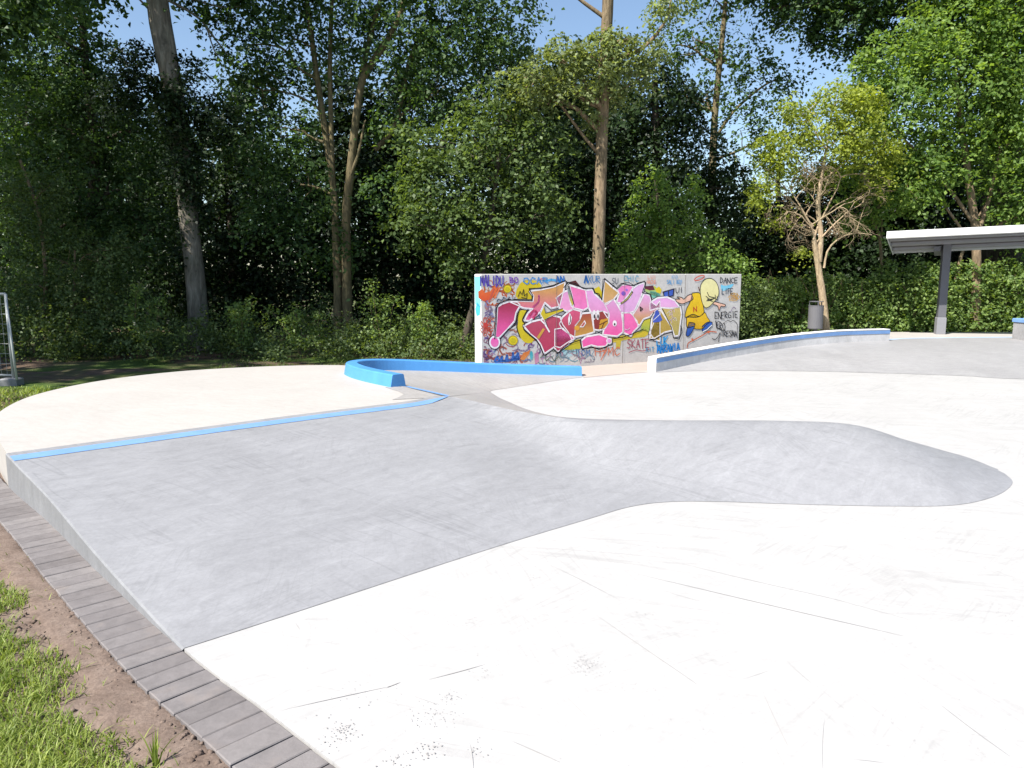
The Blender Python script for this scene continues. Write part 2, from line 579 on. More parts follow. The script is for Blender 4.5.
pts, hs, tn = [], [], []
cand = 420000
X = rng.uniform(-4.8, 0.8, cand); Y = rng.uniform(0.3, 6.6, cand)
dd = np.sqrt(((X[:, None] - E2[None, ::4, 0]) ** 2 + (Y[:, None] - E2[None, ::4, 1]) ** 2).min(1))
inside = ((X + 0.62) * 0.69 + (Y - 2.5) * 0.72) < -0.1
for i in range(cand):
    if not inside[i] or dd[i] < PL + 0.02: continue
    x, y = X[i], Y[i]
    nz = mn.noise((x * 2.2, y * 2.2, 5.0)) * 0.16 + mn.noise((x * 7, y * 7, 9.0)) * 0.10
    e = dd[i] - 0.485 + nz
    pat = mn.noise((x * 1.1, y * 1.1, 2.0))
    if y > 3.9 and pat > -0.05 and e > 0: e = -.2 * pat - .05
    p = 0.95 if e > 0.1 else (0.45 if e > 0 else (0.018 if e > -0.16 else 0.002))
    if x < -3.4: p *= .8
    if random.random() > p: continue
    pts.append((x, y, -0.03)); hs.append(random.uniform(.025, .085) * (1.0 if e > .05 else .7)); tn.append(min(1, max(0, random.gauss(.5, .25) + .25 * mn.noise((x * 3, y * 3, 1)))))
tag(blades('grass', pts, hs, rng.uniform(.0035, .0075, len(pts)), M['grass'], lean=.75, tone=np.array(tn)), 'bright green lawn grass growing at the edge of the soil strip', 'grass', kind='stuff')

tb = at_z(157, 766, -0.03)
tp = [(tb.x + rng.normal(0, .008), tb.y + rng.normal(0, .008), -0.035) for _ in range(16)]
gt = blades('grass_tuft', tp, rng.uniform(.10, .17, 16), .007, M['grass'], lean=.22)
tag(gt, 'lone upright tuft of grass standing on the bare soil by the pavers', 'grass tuft')

# strip of turf beyond the platform on the left
P2 = []
for _ in range(14000):
    x, y = random.uniform(-11, -5.2), random.uniform(8.2, 12.6)
    if (x + 2.7) ** 2 / 11.5 + (y - 8.6) ** 2 / 11.5 < 1: continue
    if y > 11.6 + .4 * mn.noise((x, y, 0)): continue
    P2.append((x, y, -0.05))
tag(blades('lawn_strip', P2, rng.uniform(.04, .09, len(P2)), .014, M['grass'], lean=.6), 'strip of short turf between the round platform and the mesh fence', 'grass', kind='stuff')
P3 = []
for _ in range(9000):
    x, y = random.uniform(-6.0, 0.0), random.uniform(12.1, 16.5)
    if mn.noise((x * .9, y * 1.4, 4)) < -.02: continue
    P3.append((x, y, -0.1))
tag(blades('shaded_turf', P3, rng.uniform(.04, .10, len(P3)), .014, M['grass_dim'], lean=.6), 'patchy turf between the blue curb and the undergrowth', 'grass', kind='stuff')

# ------------------------------------------------------------------ skate floor
fl = [p for p in edge_s if p.y < 6.0]
poly = [(p.x, p.y) for p in fl] + [(-4.1, 6.3), (-4.0, 9.5), (-2.4, 11.9), (-.9, 12.9), (-.62, 13.5), (4.6, 18.95), (22, 18.95), (22, -1.2)]
mb = MB(); mb.prism(poly, -0.2, 0.0)
floor = mb.build('skate_floor', M['floor'])
tag(floor, 'smooth white concrete floor of the skate park', 'concrete floor', kind='structure')

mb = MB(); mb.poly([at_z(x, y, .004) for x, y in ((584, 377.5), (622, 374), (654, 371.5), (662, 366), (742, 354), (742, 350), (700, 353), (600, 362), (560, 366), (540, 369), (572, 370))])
mb.build('beige_dim_strip', M['beige_dim'], floor)  # patch of dimmer light between wall and ledge, painted on the floor

# fine scratches, scuffs and stains lying on the floor
def ribbon(mb, pts, w, z=None, taper=True, col=None):
    pts = [Vector(p) for p in pts]
    for i in range(len(pts) - 1):
        a, b = pts[i], pts[i + 1]
        t = (b - a)
        nrm = Vector((-t.y, t.x, 0)).normalized()
        wa = w * (math.sin(math.pi * (i + .05) / len(pts)) if taper else 1) / 2
        wb = w * (math.sin(math.pi * (i + 1.05) / len(pts)) if taper else 1) / 2
        mb.face([a - nrm * wa, b - nrm * wb, b + nrm * wb, a + nrm * wa], col)


mb = MB()
def scr(px0, px1, w=0.006, bow=0.0, z=0.003):
    a, b = at_z(*px0, z), at_z(*px1, z)
    n = 9
    t = b - a; nr = Vector((-t.y, t.x, 0))
    ribbon(mb, [a.lerp(b, k / n) + nr * bow * math.sin(math.pi * k / n) for k in range(n + 1)], w)
for a, b, w in [((630, 572), (905, 636), .010), ((660, 558), (850, 602), .005), ((592, 612), (697, 684), .006), ((762, 690), (790, 750), .008), 
                ((935, 700), (1010, 756), .005), ((510, 740), (560, 762), .007), ((560, 690), (600, 730), .004),
                ((276, 711), (390, 686), .007), ((385, 688), (400, 682), .010), ((425, 680), (485, 664), .008), ((385, 621), (415, 645), .005), ((295, 622), (300, 630), .006), ((800, 590), (930, 625), .004), ((540, 560), (620, 600), .004)]:
    scr(a, b, w * .62, random.uniform(-.015, .015))
for _ in range(12):
    x, y = random.uniform(330, 1020), random.uniform(545, 765)
    l = random.uniform(8, 60); an = random.choice([.25, .6, .9, -.3, 1.4]) + random.gauss(0, .15)
    scr((x, y), (x + l * math.cos(an), y + l * math.sin(an)), random.uniform(.001, .002), random.uniform(-.04, .04))
mb.build('scuff_marks', M['scuff'], floor, recalc=False)
mb = MB()
def speck(c, r, z=0.004):
    n = random.randint(5, 7); o = random.random() * 6
    mb.face([(c.x + r * random.uniform(.5, 1.2) * math.cos(o + 6.283 * k / n), c.y + r * random.uniform(.5, 1.2) * math.sin(o + 6.283 * k / n), z) for k in range(n)])
for (px, py), rad, n, sz in [((587, 664), .07, 110, .004), ((430, 716), .09, 90, .004), ((452, 697), .05, 40, .004), ((336, 735), .08, 50, .006), ((345, 726), .05, 30, .005), ((430, 749), .05, 35, .006), ((478, 749), .04, 22, .005), ((400, 760), .07, 30, .006), ((645, 616), .04, 12, .004), ((960, 535), .15, 24, .005), ((1000, 608), .10, 24, .005), ((1018, 577), .10, 20, .005), ((905, 537), .03, 5, .008), ((485, 667), .10, 36, .004), ((365, 695), .14, 50, .004)]:
    c = at_z(px, py, .004)
    for _ in range(n):
        speck(c + Vector((random.gauss(0, rad * .55), random.gauss(0, rad * .55), 0)), random.uniform(.3, 1.1) * sz * .75)
for _ in range(260):
    speck(at_z(random.uniform(300, 1020), random.uniform(520, 766), .004), random.uniform(.0008, .0025))
mb.build('stains', M['stain'], floor, recalc=False)

# ------------------------------------------------------------------ front bank with spine hump, round platform
H = 0.27
TR = Vector((-.776, 8.82, H + .005))
Fp = [(BL.x, BL.y, 0), (-.3, 4.40, 0), (.52, 5.12, 0), (.88, 5.42, 0), (1.2, 5.54, 0), (1.6, 5.54, 0), (2.1, 5.48, 0), (2.8, 5.43, 0), (3.3, 5.46, 0), (3.75, 5.70, 0), (4.11, 6.06, 0), (4.235, 6.35, 0)]
Cp = [(TL.x, TL.y, H), (-2.44, 7.46, H), (-1.25, 8.44, H), tuple(TR), (0, 7.95, .27), (.7, 7.3, .285), (1.6, 7.05, .325), (2.6, 6.95, .343), (3.2, 6.9, .31), (3.7, 6.75, .16), (4.07, 6.58, .045), (4.24, 6.45, .002)]
Bp = [(-.32, 10.93, 0), (-.08, 10.15, 0), (.48, 9.04, 0), (1.6, 8.75, 0), (2.6, 8.6, 0), (3.35, 8.2, 0), (3.97, 7.58, 0), (4.24, 7.05, 0), (4.27, 6.5, 0)]
Wp = [(0,), (0,), (0,), (.0,), (.1,), (.22,), (.4,), (.55,), (.7,), (.9,), (1,), (1,)]
NC = 130
Fs, Cs, Ws = catmull(Fp, NC), catmull(Cp, NC), catmull(Wp, NC)
k0 = [i for i in range(NC) if i / (NC - 1) * (len(Fp) - 1) >= 2.999][0]
Bs = catmull(Bp, NC - k0)
Fs = [np.array((a[0], a[1], 0)) for a in Fs]; Bs = [np.array((a[0], a[1], 0)) for a in Bs]


EDGE_OFF = []


def sect(a, c, w, n):
    out = []
    for k in range(n + 1):
        u = k / n
        p = a + (c - a) * u
        z = c[2] * ((1 - w) * u + w * math.sin(math.pi / 2 * u))
        out.append((p[0], p[1], max(z, 0) + 0.003))
    return out


eb = [p for p in edge_s if BL.y - .001 <= p.y <= TL.y + .001]
tl_ = [0.0]
for a_, b_ in zip(eb, eb[1:]): tl_.append(tl_[-1] + (b_ - a_).length)
for k in range(17):
    u = k / 16
    q = np.array([np.interp(u, np.array(tl_) / tl_[-1], [p.x for p in eb]), np.interp(u, np.array(tl_) / tl_[-1], [p.y for p in eb])])
    EDGE_OFF.append(q)
skate = empty('skate_bank', (-1.0, 7.0, 0))
tag(skate, 'low grey concrete bank running out into a rounded spine, with a pale round platform behind', 'skate ramp')
mb = MB()
rowsF = [sect(Fs[i], Cs[i], float(Ws[i][0]), 16) for i in range(NC)]
off = [EDGE_OFF[k] - np.array(rowsF[0][k][:2]) for k in range(17)]
for i in range(14):
    q = (1 - i / 14) ** 2
    rowsF[i] = [(p[0] + off[k][0] * q, p[1] + off[k][1] * q, p[2]) for k, p in enumerate(rowsF[i])]
mb.grid(rowsF)
rowsB = [sect(Bs[i - k0], Cs[i], float(Ws[i][0]) ** 3 * .9, 14) for i in range(k0, NC)]
kb = [i for i in range(len(rowsB)) if rowsB[i][14][0] < .55][-1]
mb.grid(rowsB[kb:])
mb2 = MB(); mb2.grid(rowsB[:kb + 1])
mb2.build('corner_slope', M['pocket'], skate, smooth=True)
# the upright side face by the pavers, with a worn chamfer
e0 = rowsF[0]
tdir = (TL - BL).normalized(); out = Vector((-tdir.y, tdir.x, 0))
out = out if out.x < 0 else -out
mb.build('bank_slope', M['bank'], skate, smooth=True)
mb = MB()
rowU = [Vector(p) for p in e0]
mb.grid([[p + Vector((0, 0, 0)) for p in rowU], [p + out * .010 + Vector((0, 0, -.008)) for p in rowU], [Vector((p.x, p.y, 0)) + out * .012 + Vector((0, 0, -.15)) for p in rowU]])
mb.build('bank_side', M['side'], skate)
# platform
ring = [(TL.x, TL.y), (-4.85, 6.98), (-5.42, 7.95), (-5.72, 9.1), (-5.55, 10.3), (-4.9, 11.25), (-3.9, 11.8), (-2.9, 12.0), (-2.3, 11.8)]
ringS = [(p[0], p[1]) for p in catmull(ring, 60)]
inner = [(-2.12, 11.4), (-2.1, 10.7), (-1.75, 10.1), (-1.47, 9.7), (TR.x, TR.y)]
mb = MB(); mb.prism(ringS + inner, -0.1, H - .002)
mb.build('platform', M['deck'], skate)
# pocket slope inside the curb
Ep = [(TR.x, TR.y, H), (-1.4, 9.62, H), (-1.95, 10.4, H), (-2.2, 11.05, .262), (-1.9, 11.75, .22), (-1.0, 12.2, .14), (0, 12.5, .065), (1.2, 12.66, 0.005)]
Tp = [(-.32, 10.93, 0), (-.31, 11.0, 0), (-.28, 11.08, 0), (-.22, 11.15, 0), (-.08, 11.28, 0), (.22, 11.6, 0), (.65, 12.05, 0), (1.25, 12.6, 0)]
Es, Ts = catmull(Ep, 50), catmull(Tp, 50)
mb = MB()
mb.grid([[tuple(Ts[i] + (Es[i] - Ts[i]) * k / 10 + np.array((0, 0, .003))) for k in range(11)] for i in range(50)])
mb.build('pocket_slope', M['pocket'], skate, smooth=True)
# grey band on the platform at the corner, painted lines
mb = MB(); mb.poly([at_z(x, y, H + .002) for x, y in ((385, 387), (404, 386.5), (445, 397), (392, 399.6), (399, 397), (404, 394), (398, 391))])
ed = [(TL.lerp(TR, u)) for u in np.linspace(0, 1, 30)]
mb.build('corner_band', M['pocket'], skate)
mb = MB()
tl2, tr2 = Vector((TL.x, TL.y, H)), Vector((TR.x, TR.y, H))


def bank_pt(i, u, dz=.0035):
    r = rowsF[i]
    f = u * 16; k = min(int(f), 15); w = f - k
    a, b = Vector(r[k]), Vector(r[k + 1])
    return a.lerp(b, w) + Vector((0, 0, dz))


ii = list(range(0, k0 + 1))
ii = [i for i in ii if rowsF[i][16][0] < TR.x - .25]
tip = Vector((TR.x + .03, TR.y - .03, TR.z + .006))
mb.grid([[bank_pt(i, .930) for i in ii] + [tip], [bank_pt(i, .971) for i in ii] + [tip + Vector((-.01, .02, 0))]])
a, b = tr2 + Vector((0.0, 0.03, .008)), at_z(405, 386.5, H + .008)
d = (b - a).normalized(); nn = Vector((-d.y, d.x, 0))
mb.face([a - nn * .0, a - nn * .055, b - nn * .055, b])
mb.build('painted_line', M['line'], skate)
# hairline marks in the slope
mb = MB()
def slope_line(i0, u0, i1, u1, w=.006, wob=0.002):
    n = 14; P = []; w *= .7; wob = 0
    for k in range(n + 1):
        q = k / n
        fi = i0 + (i1 - i0) * q; i = min(NC - 2, int(fi)); u = u0 + (u1 - u0) * q
        P.append(bank_pt(i, min(.99, max(.01, u)), .003).lerp(bank_pt(i + 1, min(.99, max(.01, u)), .003), fi - i))
    ribbon(mb, P, w)
kk = k0
for a in [(int(kk * .45), .92, int(kk * .42), .12, .006), (int(kk * .5), .75, int(kk * .75), .8, .004), (int(kk * .8), .93, int(kk * .86), .2, .005), (int(kk * .15), .4, int(kk * .35), .7, .004)]:
    slope_line(*a)
for _ in range(25):
    i0 = random.randint(3, NC - 20); u0 = random.uniform(.05, .95)
    slope_line(i0, u0, min(NC - 5, max(2, i0 + random.randint(-10, 10))), min(.97, max(.03, u0 + random.uniform(-.25, .25))), random.uniform(.0015, .0035), .001)

# ------------------------------------------------------------------ blue curb
def extrude_profile(path, prof, closed_ends=True, zoff=None):
    """prof: list of (offset across, height); path: list of Vectors with base height"""
    mb = MB(); rows = []
    for i, p in enumerate(path):
        t = path[min(i + 1, len(path) - 1)] - path[max(i - 1, 0)]
        t.z = 0; t.normalize()
        nrm = Vector((-t.y, t.x, 0))
        rows.append([p + nrm * o + Vector((0, 0, h)) for o, h in prof])
    mb.grid(rows, closed=True)
    n = len(prof)
    mb.f.append(list(range(n))[::-1])
    m = (len(rows) - 1) * n
    mb.f.append([m + k for k in range(n)])
    return mb


cpth = [(-1.46, 9.66, H), (-1.87, 10.15, H), (-2.17, 10.6, H), (-2.34, 11.05, H), (-2.22, 11.5, .255), (-1.85, 11.88, .215), (-1.2, 12.2, .15), (-.3, 12.5, .075), (.5, 12.65, .03), (1.16, 12.74, 0)]
cs = [Vector(p) for p in catmull(cpth, 70)]
prof = [(-.135, -.12), (-.085, .146), (-.073, .158), (.073, .158), (.085, .146), (.135, -.12)]
curb = extrude_profile(cs, prof).build('curb', M['blue'])
tag(curb, 'bright blue painted curb bending round the back corner of the platform', 'skate curb')

# ------------------------------------------------------------------ rear right bank, its deck and ledge
rear = empty('rear_bank', (8, 15, 0))
tag(rear, 'wide pale grey bank rising to a deck in front of the green hedge', 'skate ramp')
topL = [(2.45, 13.3, .0), (3.6, 14.25, .075), (4.6, 14.95, .145), (5.7, 15.6, .215), (6.8, 16.15, .262), (8.2, 16.6, .272), (10.5, 17.2, .272), (22, 18.0, .272)]
toeL = [(2.52, 13.15, 0), (3.3, 13.35, 0), (4.2, 13.38, 0), (5.2, 13.3, 0), (6.2, 13.1, 0), (7.6, 12.7, 0), (9.5, 12.0, 0), (22, 9.5, 0)]
A, B = catmull(toeL, 60), catmull(topL, 60)
mb = MB()
mb.grid([[(A[i][0] + (B[i][0] - A[i][0]) * u, A[i][1] + (B[i][1] - A[i][1]) * u, .004 + max(0, B[i][2]) * (1 - (1 - u) ** 1.6)) for u in np.linspace(0, 1, 14)] for i in range(60)])
mb.build('bank_slope', M['rear_bank'], rear, smooth=True)
mb = MB()
dk = [(B[i][0], B[i][1]) for i in range(34, 60)]
mb.prism(dk + [(22, 18.95), (7.2, 18.95)], -0.1, .268)
mb.build('platform', M['deck'], rear)
mb = MB()
ribbon(mb, [Vector((B[i][0], B[i][1] + .03, .276)) for i in range(42, 60)], .12, taper=False)
mb.build('painted_line', M['pale_blue'], rear, recalc=False)

ledge = empty('grind_ledge', (5, 15, 0))
tag(ledge, 'long white ledge with a blue edge stripe climbing the rear bank before the graffiti wall', 'grind ledge')
lp = [(2.52, 13.22, 0), (3.5, 14.06, .06), (4.5, 14.75, .135), (5.6, 15.4, .21), (6.75, 15.92, .262), (7.5, 16.2, .268), (8.15, 16.4, .268)]
ls = [Vector(p) for p in catmull(lp, 60)]
LH = .245
extrude_profile(ls, [(-.012, -.2), (-.012, LH - .012), (-.004, LH), (.17, LH), (.17, -.2)]).build('ledge_body', M['ledgec'], ledge)
# steel edging painted blue, white top
b1 = extrude_profile(ls, [(-.020, LH - .085), (-.020, LH - .016), (-.0125, LH - .016), (-.0125, LH - .085)]); b1.build('edge_stripe', M['line'], ledge)
b2 = extrude_profile(ls, [(-.018, LH + .001), (-.018, LH + .012), (.175, LH + .012), (.175, LH + .001)]); b2.build('ledge_top', M['white'], ledge)
t0 = (ls[1] - ls[0]).normalized(); n0 = Vector((-t0.y, t0.x, 0))
mb = MB()
c0 = ls[0] - t0 * .012
mb.face([c0 + n0 * -.012 + Vector((0, 0, .006)), c0 + n0 * .17 + Vector((0, 0, .006)), c0 + n0 * .17 + Vector((0, 0, LH)), c0 + n0 * -.012 + Vector((0, 0, LH))])
mb.build('end_face', M['white'], ledge)

blk = empty('low_block', (11.2, 16.6, .27))
tag(blk, 'grey concrete block with a blue top at the far right of the rear deck', 'skate block')
mb = MB(); mb.box((12.55, 16.75, .45), (2.8, .45, .4), 0.05, .01); mb.build('block_body', M['rear_bank'], blk)
mb = MB(); mb.box((12.55, 16.75, .69), (2.84, .49, .08), 0.05, .012); mb.build('block_top', M['line'], blk)

# ------------------------------------------------------------------ graffiti wall
zc0 = 13.15
def pt_zc(px, zc): return Vector(((px - 512) / F * zc, (zc - HC * sp) / cp, 0))
WA, WB = pt_zc(482, zc0), pt_zc(738, zc0 * 1.213)
wd = (WB - WA).normalized(); wn = Vector((wd.y, -wd.x, 0))      # towards the camera
WL = (WB - WA).length
WT = .26
wall = empty('graffiti_wall', WA)
tag(wall, 'freestanding concrete wall covered in colourful spray-painted graffiti', 'wall')
js = [WL * k / 4 for k in range(5)]
for a, b in zip(js, js[1:]):
    mb = MB()
    c = WA + wd * ((a + b) / 2) - wn * (WT / 2)
    mb.box((c.x, c.y, HC / 2 - .05), (b - a - .007, WT, HC + .1), math.atan2(wd.y, wd.x), .008)
    mb.build('wall_panel', M['wallc'], wall)
mb = MB()
c = WA - wd * .004 - wn * (WT / 2)
mb.box((c.x, c.y, HC / 2), (.008, WT - .01, HC - .01), math.atan2(wd.y, wd.x))
mb.build('end_coat', M['white'], wall)


def wp(px, py, lay=0):
    d = ray(px, py)
    o = Vector((0, 0, HC))
    P0 = WA + wn * (.0015 + .0012 * lay)
    t = (P0 - o).dot(wn) / d.dot(wn)
    return o + d * t


def hexc(s):
    c = [int(s[i:i + 2], 16) / 255 for i in (0, 2, 4)]
    return tuple((x / 12.92 if x < .04045 else ((x + .055) / 1.055) ** 2.4) * .80 for x in c)


class Paint:
    def __init__(self): self.mb = MB()

    def poly(self, pts, c1, c2=None, lay=3, smooth=False):
        if smooth: pts = [tuple(p) for p in catmull(list(pts) + [pts[0]], len(pts) * 4)][:-1]
        c1 = hexc(c1); c2 = hexc(c2) if c2 else c1
        ys = [p[1] for p in pts]; lo, hi = min(ys), max(ys)
        W = [wp(p[0], p[1], lay) for p in pts]
        b = len(self.mb.v)
        self.mb.v += [tuple(w) for w in W]
        for p in pts:
            u = (p[1] - lo) / max(1e-6, hi - lo)
            u = u * u * (3 - 2 * u)
            self.mb.c.append(tuple(x + (y - x) * u for x, y in zip(c1, c2)))
        uv = [Vector(((w - WA).dot(wd), w.z, 0)) for w in W]
        for t in tessellate_polygon([uv]): self.mb.f.append([b + t[0], b + t[1], b + t[2]])

    def line(self, pts, w, col, lay=5, closed=False, smooth=False):
        if smooth and len(pts) > 2: pts = [tuple(p) for p in catmull(pts, len(pts) * 4)]
        if closed: pts = list(pts) + [pts[0]]
        col = hexc(col)
        W = [wp(p[0], p[1], lay) for p in pts]
        hw = w / F * 14.0 / 2
        for a, b in zip(W, W[1:]):
            t = b - a
            if t.length < 1e-6: continue
            t.normalize(); nr = wn.cross(t)
            a2, b2 = a - t * hw * .6, b + t * hw * .6
            self.mb.face([a2 - nr * hw, b2 - nr * hw, b2 + nr * hw, a2 + nr * hw], col)

    def circle(self, c, r, c1, c2=None, lay=3, ry=None):
        self.poly([(c[0] + r * math.cos(k * .3927), c[1] + (ry or r) * math.sin(k * .3927)) for k in range(16)], c1, c2, lay)

    def ring(self, c, r, w, col, lay=5, ry=None):
        self.line([(c[0] + r * math.cos(k * .3927), c[1] + (ry or r) * math.sin(k * .3927)) for k in range(16)], w, col, lay, closed=True)

    def build(self, name): return self.mb.build(name, M['paint'], wall, recalc=False)


ZA = lambda L: [(468 + x / 7.68, 268 + y / 7.68) for x, y in L]
ZB = lambda L: [(560 + x / 7.68, 268 + y / 7.68) for x, y in L]
ZC = lambda L: [(650 + x / 7.68, 265 + y / 7.68) for x, y in L]

# -- loose spray work behind the lettering
S = Paint()
sp_cols = ['8f6fb0', 'b48ab4', 'd07a6a', 'd8a08c', '8f9cc8', 'b0a0b8', 'c89ab0']
def spraybox(x0, y0, x1, y1, n, cols, r0=.6, r1=2.2, lay=0):
    for _ in range(n):
        x, y = random.uniform(x0, x1), random.uniform(y0, y1)
        k = random.randint(3, 5); P = [(x, y)]
        an = random.uniform(0, 6.28)
        for _ in range(k):
            an += random.uniform(-1.2, 1.2)
            x += random.uniform(1.5, 3.5) * math.cos(an); y += random.uniform(1.5, 3.5) * math.sin(an)
            P.append((min(max(x, x0), x1), min(max(y, y0), y1)))
        S.line(P, random.uniform(r0, r1) * .7, random.choice(cols), lay, smooth=True)
spraybox(484, 300, 540, 362, 130, sp_cols, .8, 3.0)
spraybox(484, 280, 515, 305, 34, ['e8703a', 'e06a40', 'd88a60'])
spraybox(484, 318, 500, 345, 12, ['e05a4a', 'd86a58', 'e88870'])
spraybox(484, 340, 520, 364, 20, ['c06a70', 'b07a90', 'c88a80'])
spraybox(535, 345, 585, 364, 40, ['c8a0b0', '90a8b8', 'd0a0c0', 'a8b0a0'])
spraybox(560, 350, 600, 362, 14, ['88b8c8', 'a0b8c8', 'c0b8c0', '9ab0c0'])
for c in ((491, 316), (487, 306), (497, 311)): S.circle(c, 2.6, '7f90c0', 'b07a6a', 0, 4)
# flower
for k in range(7):
    a = k * .9
    S.line([(485.5 + 1 * math.cos(a), 327 + math.sin(a)), (486 + 5 * math.cos(a - .3), 327 + 8 * math.sin(a - .3)), (486 + 6 * math.cos(a + .2), 327 + 9 * math.sin(a + .2)), (486, 327)], .8, 'd9533f', 2, smooth=True)
S.circle((485.5, 325), 2.4, 'c8403a', None, 3)
# orange flare bottom and top left
S.poly(ZA([(400, 700), (425, 650), (460, 640), (480, 622), (470, 660), (430, 710)]), 'd07030', 'd88848', 2)
S.poly(ZA([(78, 180), (110, 160), (130, 190), (170, 180), (200, 140), (240, 130), (215, 190), (180, 240), (120, 255), (80, 230)]), 'e07038', 'e05a30', 1)
S.line(ZA([(160, 260), (200, 160)]), 1.4, 'c85a4a', 2); S.line(ZA([(205, 230), (245, 150)]), 1.6, 'e8784a', 2)
# blue lettering bottom left
S.line(ZA([(205, 715), (225, 680), (240, 715), (262, 680), (262, 712), (285, 715), (300, 670), (305, 712), (340, 705), (345, 650), (352, 700), (385, 655), (390, 700), (210, 722)]), 2.0, '3f6fc0', 2)
S.circle(ZA([(375, 690)])[0], 3.2, '4070c4', '3a62b0', 2, 2.4)
S.circle(ZA([(487, 672)])[0], 1.5, '3aa0b0', '58b0b8', 2, 4.5)
S.poly(ZA([(510, 660), (540, 640), (545, 720), (515, 740)]), 'b06a90', 'c890a8', 1)
S.line(ZA([(555, 690), (590, 660), (600, 710), (640, 680), (660, 710), (690, 690)]), .8, '6a7a60', 2, smooth=True)
S.poly(ZB([(10, 640), (60, 600), (150, 600), (140, 650), (60, 690)]), '7ac0cc', 'b8c8cc', 0)
# yellow splashes behind the letters
S.poly(ZA([(365, 215), (375, 165), (410, 110), (470, 92), (530, 105), (565, 145), (480, 160), (498, 210), (490, 252), (450, 256), (395, 246)]), 'd8c020', 'c8b01c', 1, True)
S.line(ZA([(385, 220), (400, 180), (415, 205), (428, 165), (432, 215), (455, 195), (450, 235), (410, 225)]), .8, '4a4018', 4)
S.poly(ZA([(395, 330), (465, 308), (440, 350), (420, 400), (438, 430), (430, 470), (470, 510), (512, 525), (490, 572), (440, 572), (400, 530), (380, 470), (385, 400), (375, 360)]), 'd8c424', 'd0b820', 1, True)
S.line(ZA([(465, 310), (440, 350), (418, 400), (436, 430), (428, 470), (470, 510), (520, 530)]), 1.0, '202020', 3, smooth=True)
S.line(ZA([(395, 320), (380, 380), (376, 460), (400, 535)]), 1.0, '3a3a20', 3, smooth=True)
for c, r in ((303, 160), 30), ((346, 556), 36):
    c = ZA([c])[0]
    S.circle(c, r / 7.68, 'e8d020', 'd8c020', 2); S.circle(c, r / 14, 'c8b818', None, 3); S.ring(c, r / 7.68, .6, 'a89018', 3)
S.poly(ZB([(0, 625), (60, 570), (150, 545), (165, 590), (150, 625), (60, 628)]), 'ccb828', 'b8b030', 1)
S.poly(ZB([(255, 165), (300, 140), (325, 190), (322, 245), (300, 215), (262, 190)]), 'd8c428', 'c8b424', 1)
S.poly(ZB([(400, 530), (500, 515), (560, 500), (660, 470), (690, 500), (650, 530), (560, 540), (470, 560), (460, 620), (430, 620), (430, 570), (400, 575)]), 'd0b82c', 'c8b040', 1)
S.poly(ZB([(640, 390), (690, 370), (700, 420), (690, 500), (640, 480), (600, 500), (620, 470)]), 'ccc030', '9ab050', 1)
S.poly(ZB([(650, 150), (730, 140), (768, 180), (768, 230), (720, 215), (660, 185)]), 'c8c838', '68b8b0', 1)
S.poly(ZB([(655, 140), (715, 135), (728, 168), (690, 172), (650, 158)]), '5a2030', '6a2838', 2)
S.poly(ZC([(40, 185), (70, 165), (90, 190), (80, 220), (50, 210)]), 'e0c820', 'd8c030', 2)
S.poly(ZC([(0, 200), (60, 210), (90, 245), (40, 260), (0, 240)]), '58b0a8', '78c0a8', 1)
S.poly(ZC([(95, 205), (190, 178), (182, 240), (110, 252)]), '2a2438', '302c48', 2)
S.poly(ZC([(108, 212), (138, 202), (140, 238), (112, 246)]), '3858b8', '4868c0', 3); S.poly(ZC([(146, 200), (178, 190), (174, 232), (150, 238)]), '3858b8', '4060b8', 3)
S.poly(ZB([(60, 110), (120, 95), (160, 145), (110, 150)]), '5a2828', '6a3030', 1)
# cloud outline at the exclamation mark
S.line(ZA([(225, 262), (230, 240), (262, 246), (272, 226), (300, 240), (318, 222), (340, 236), (355, 215)]), 2.2, 'd8dce4', 2, smooth=True)
S.line(ZA([(222, 265), (232, 242), (262, 248), (274, 228), (300, 242), (320, 224)]), .7, '30384a', 3, smooth=True)
S.build('spray_colour')

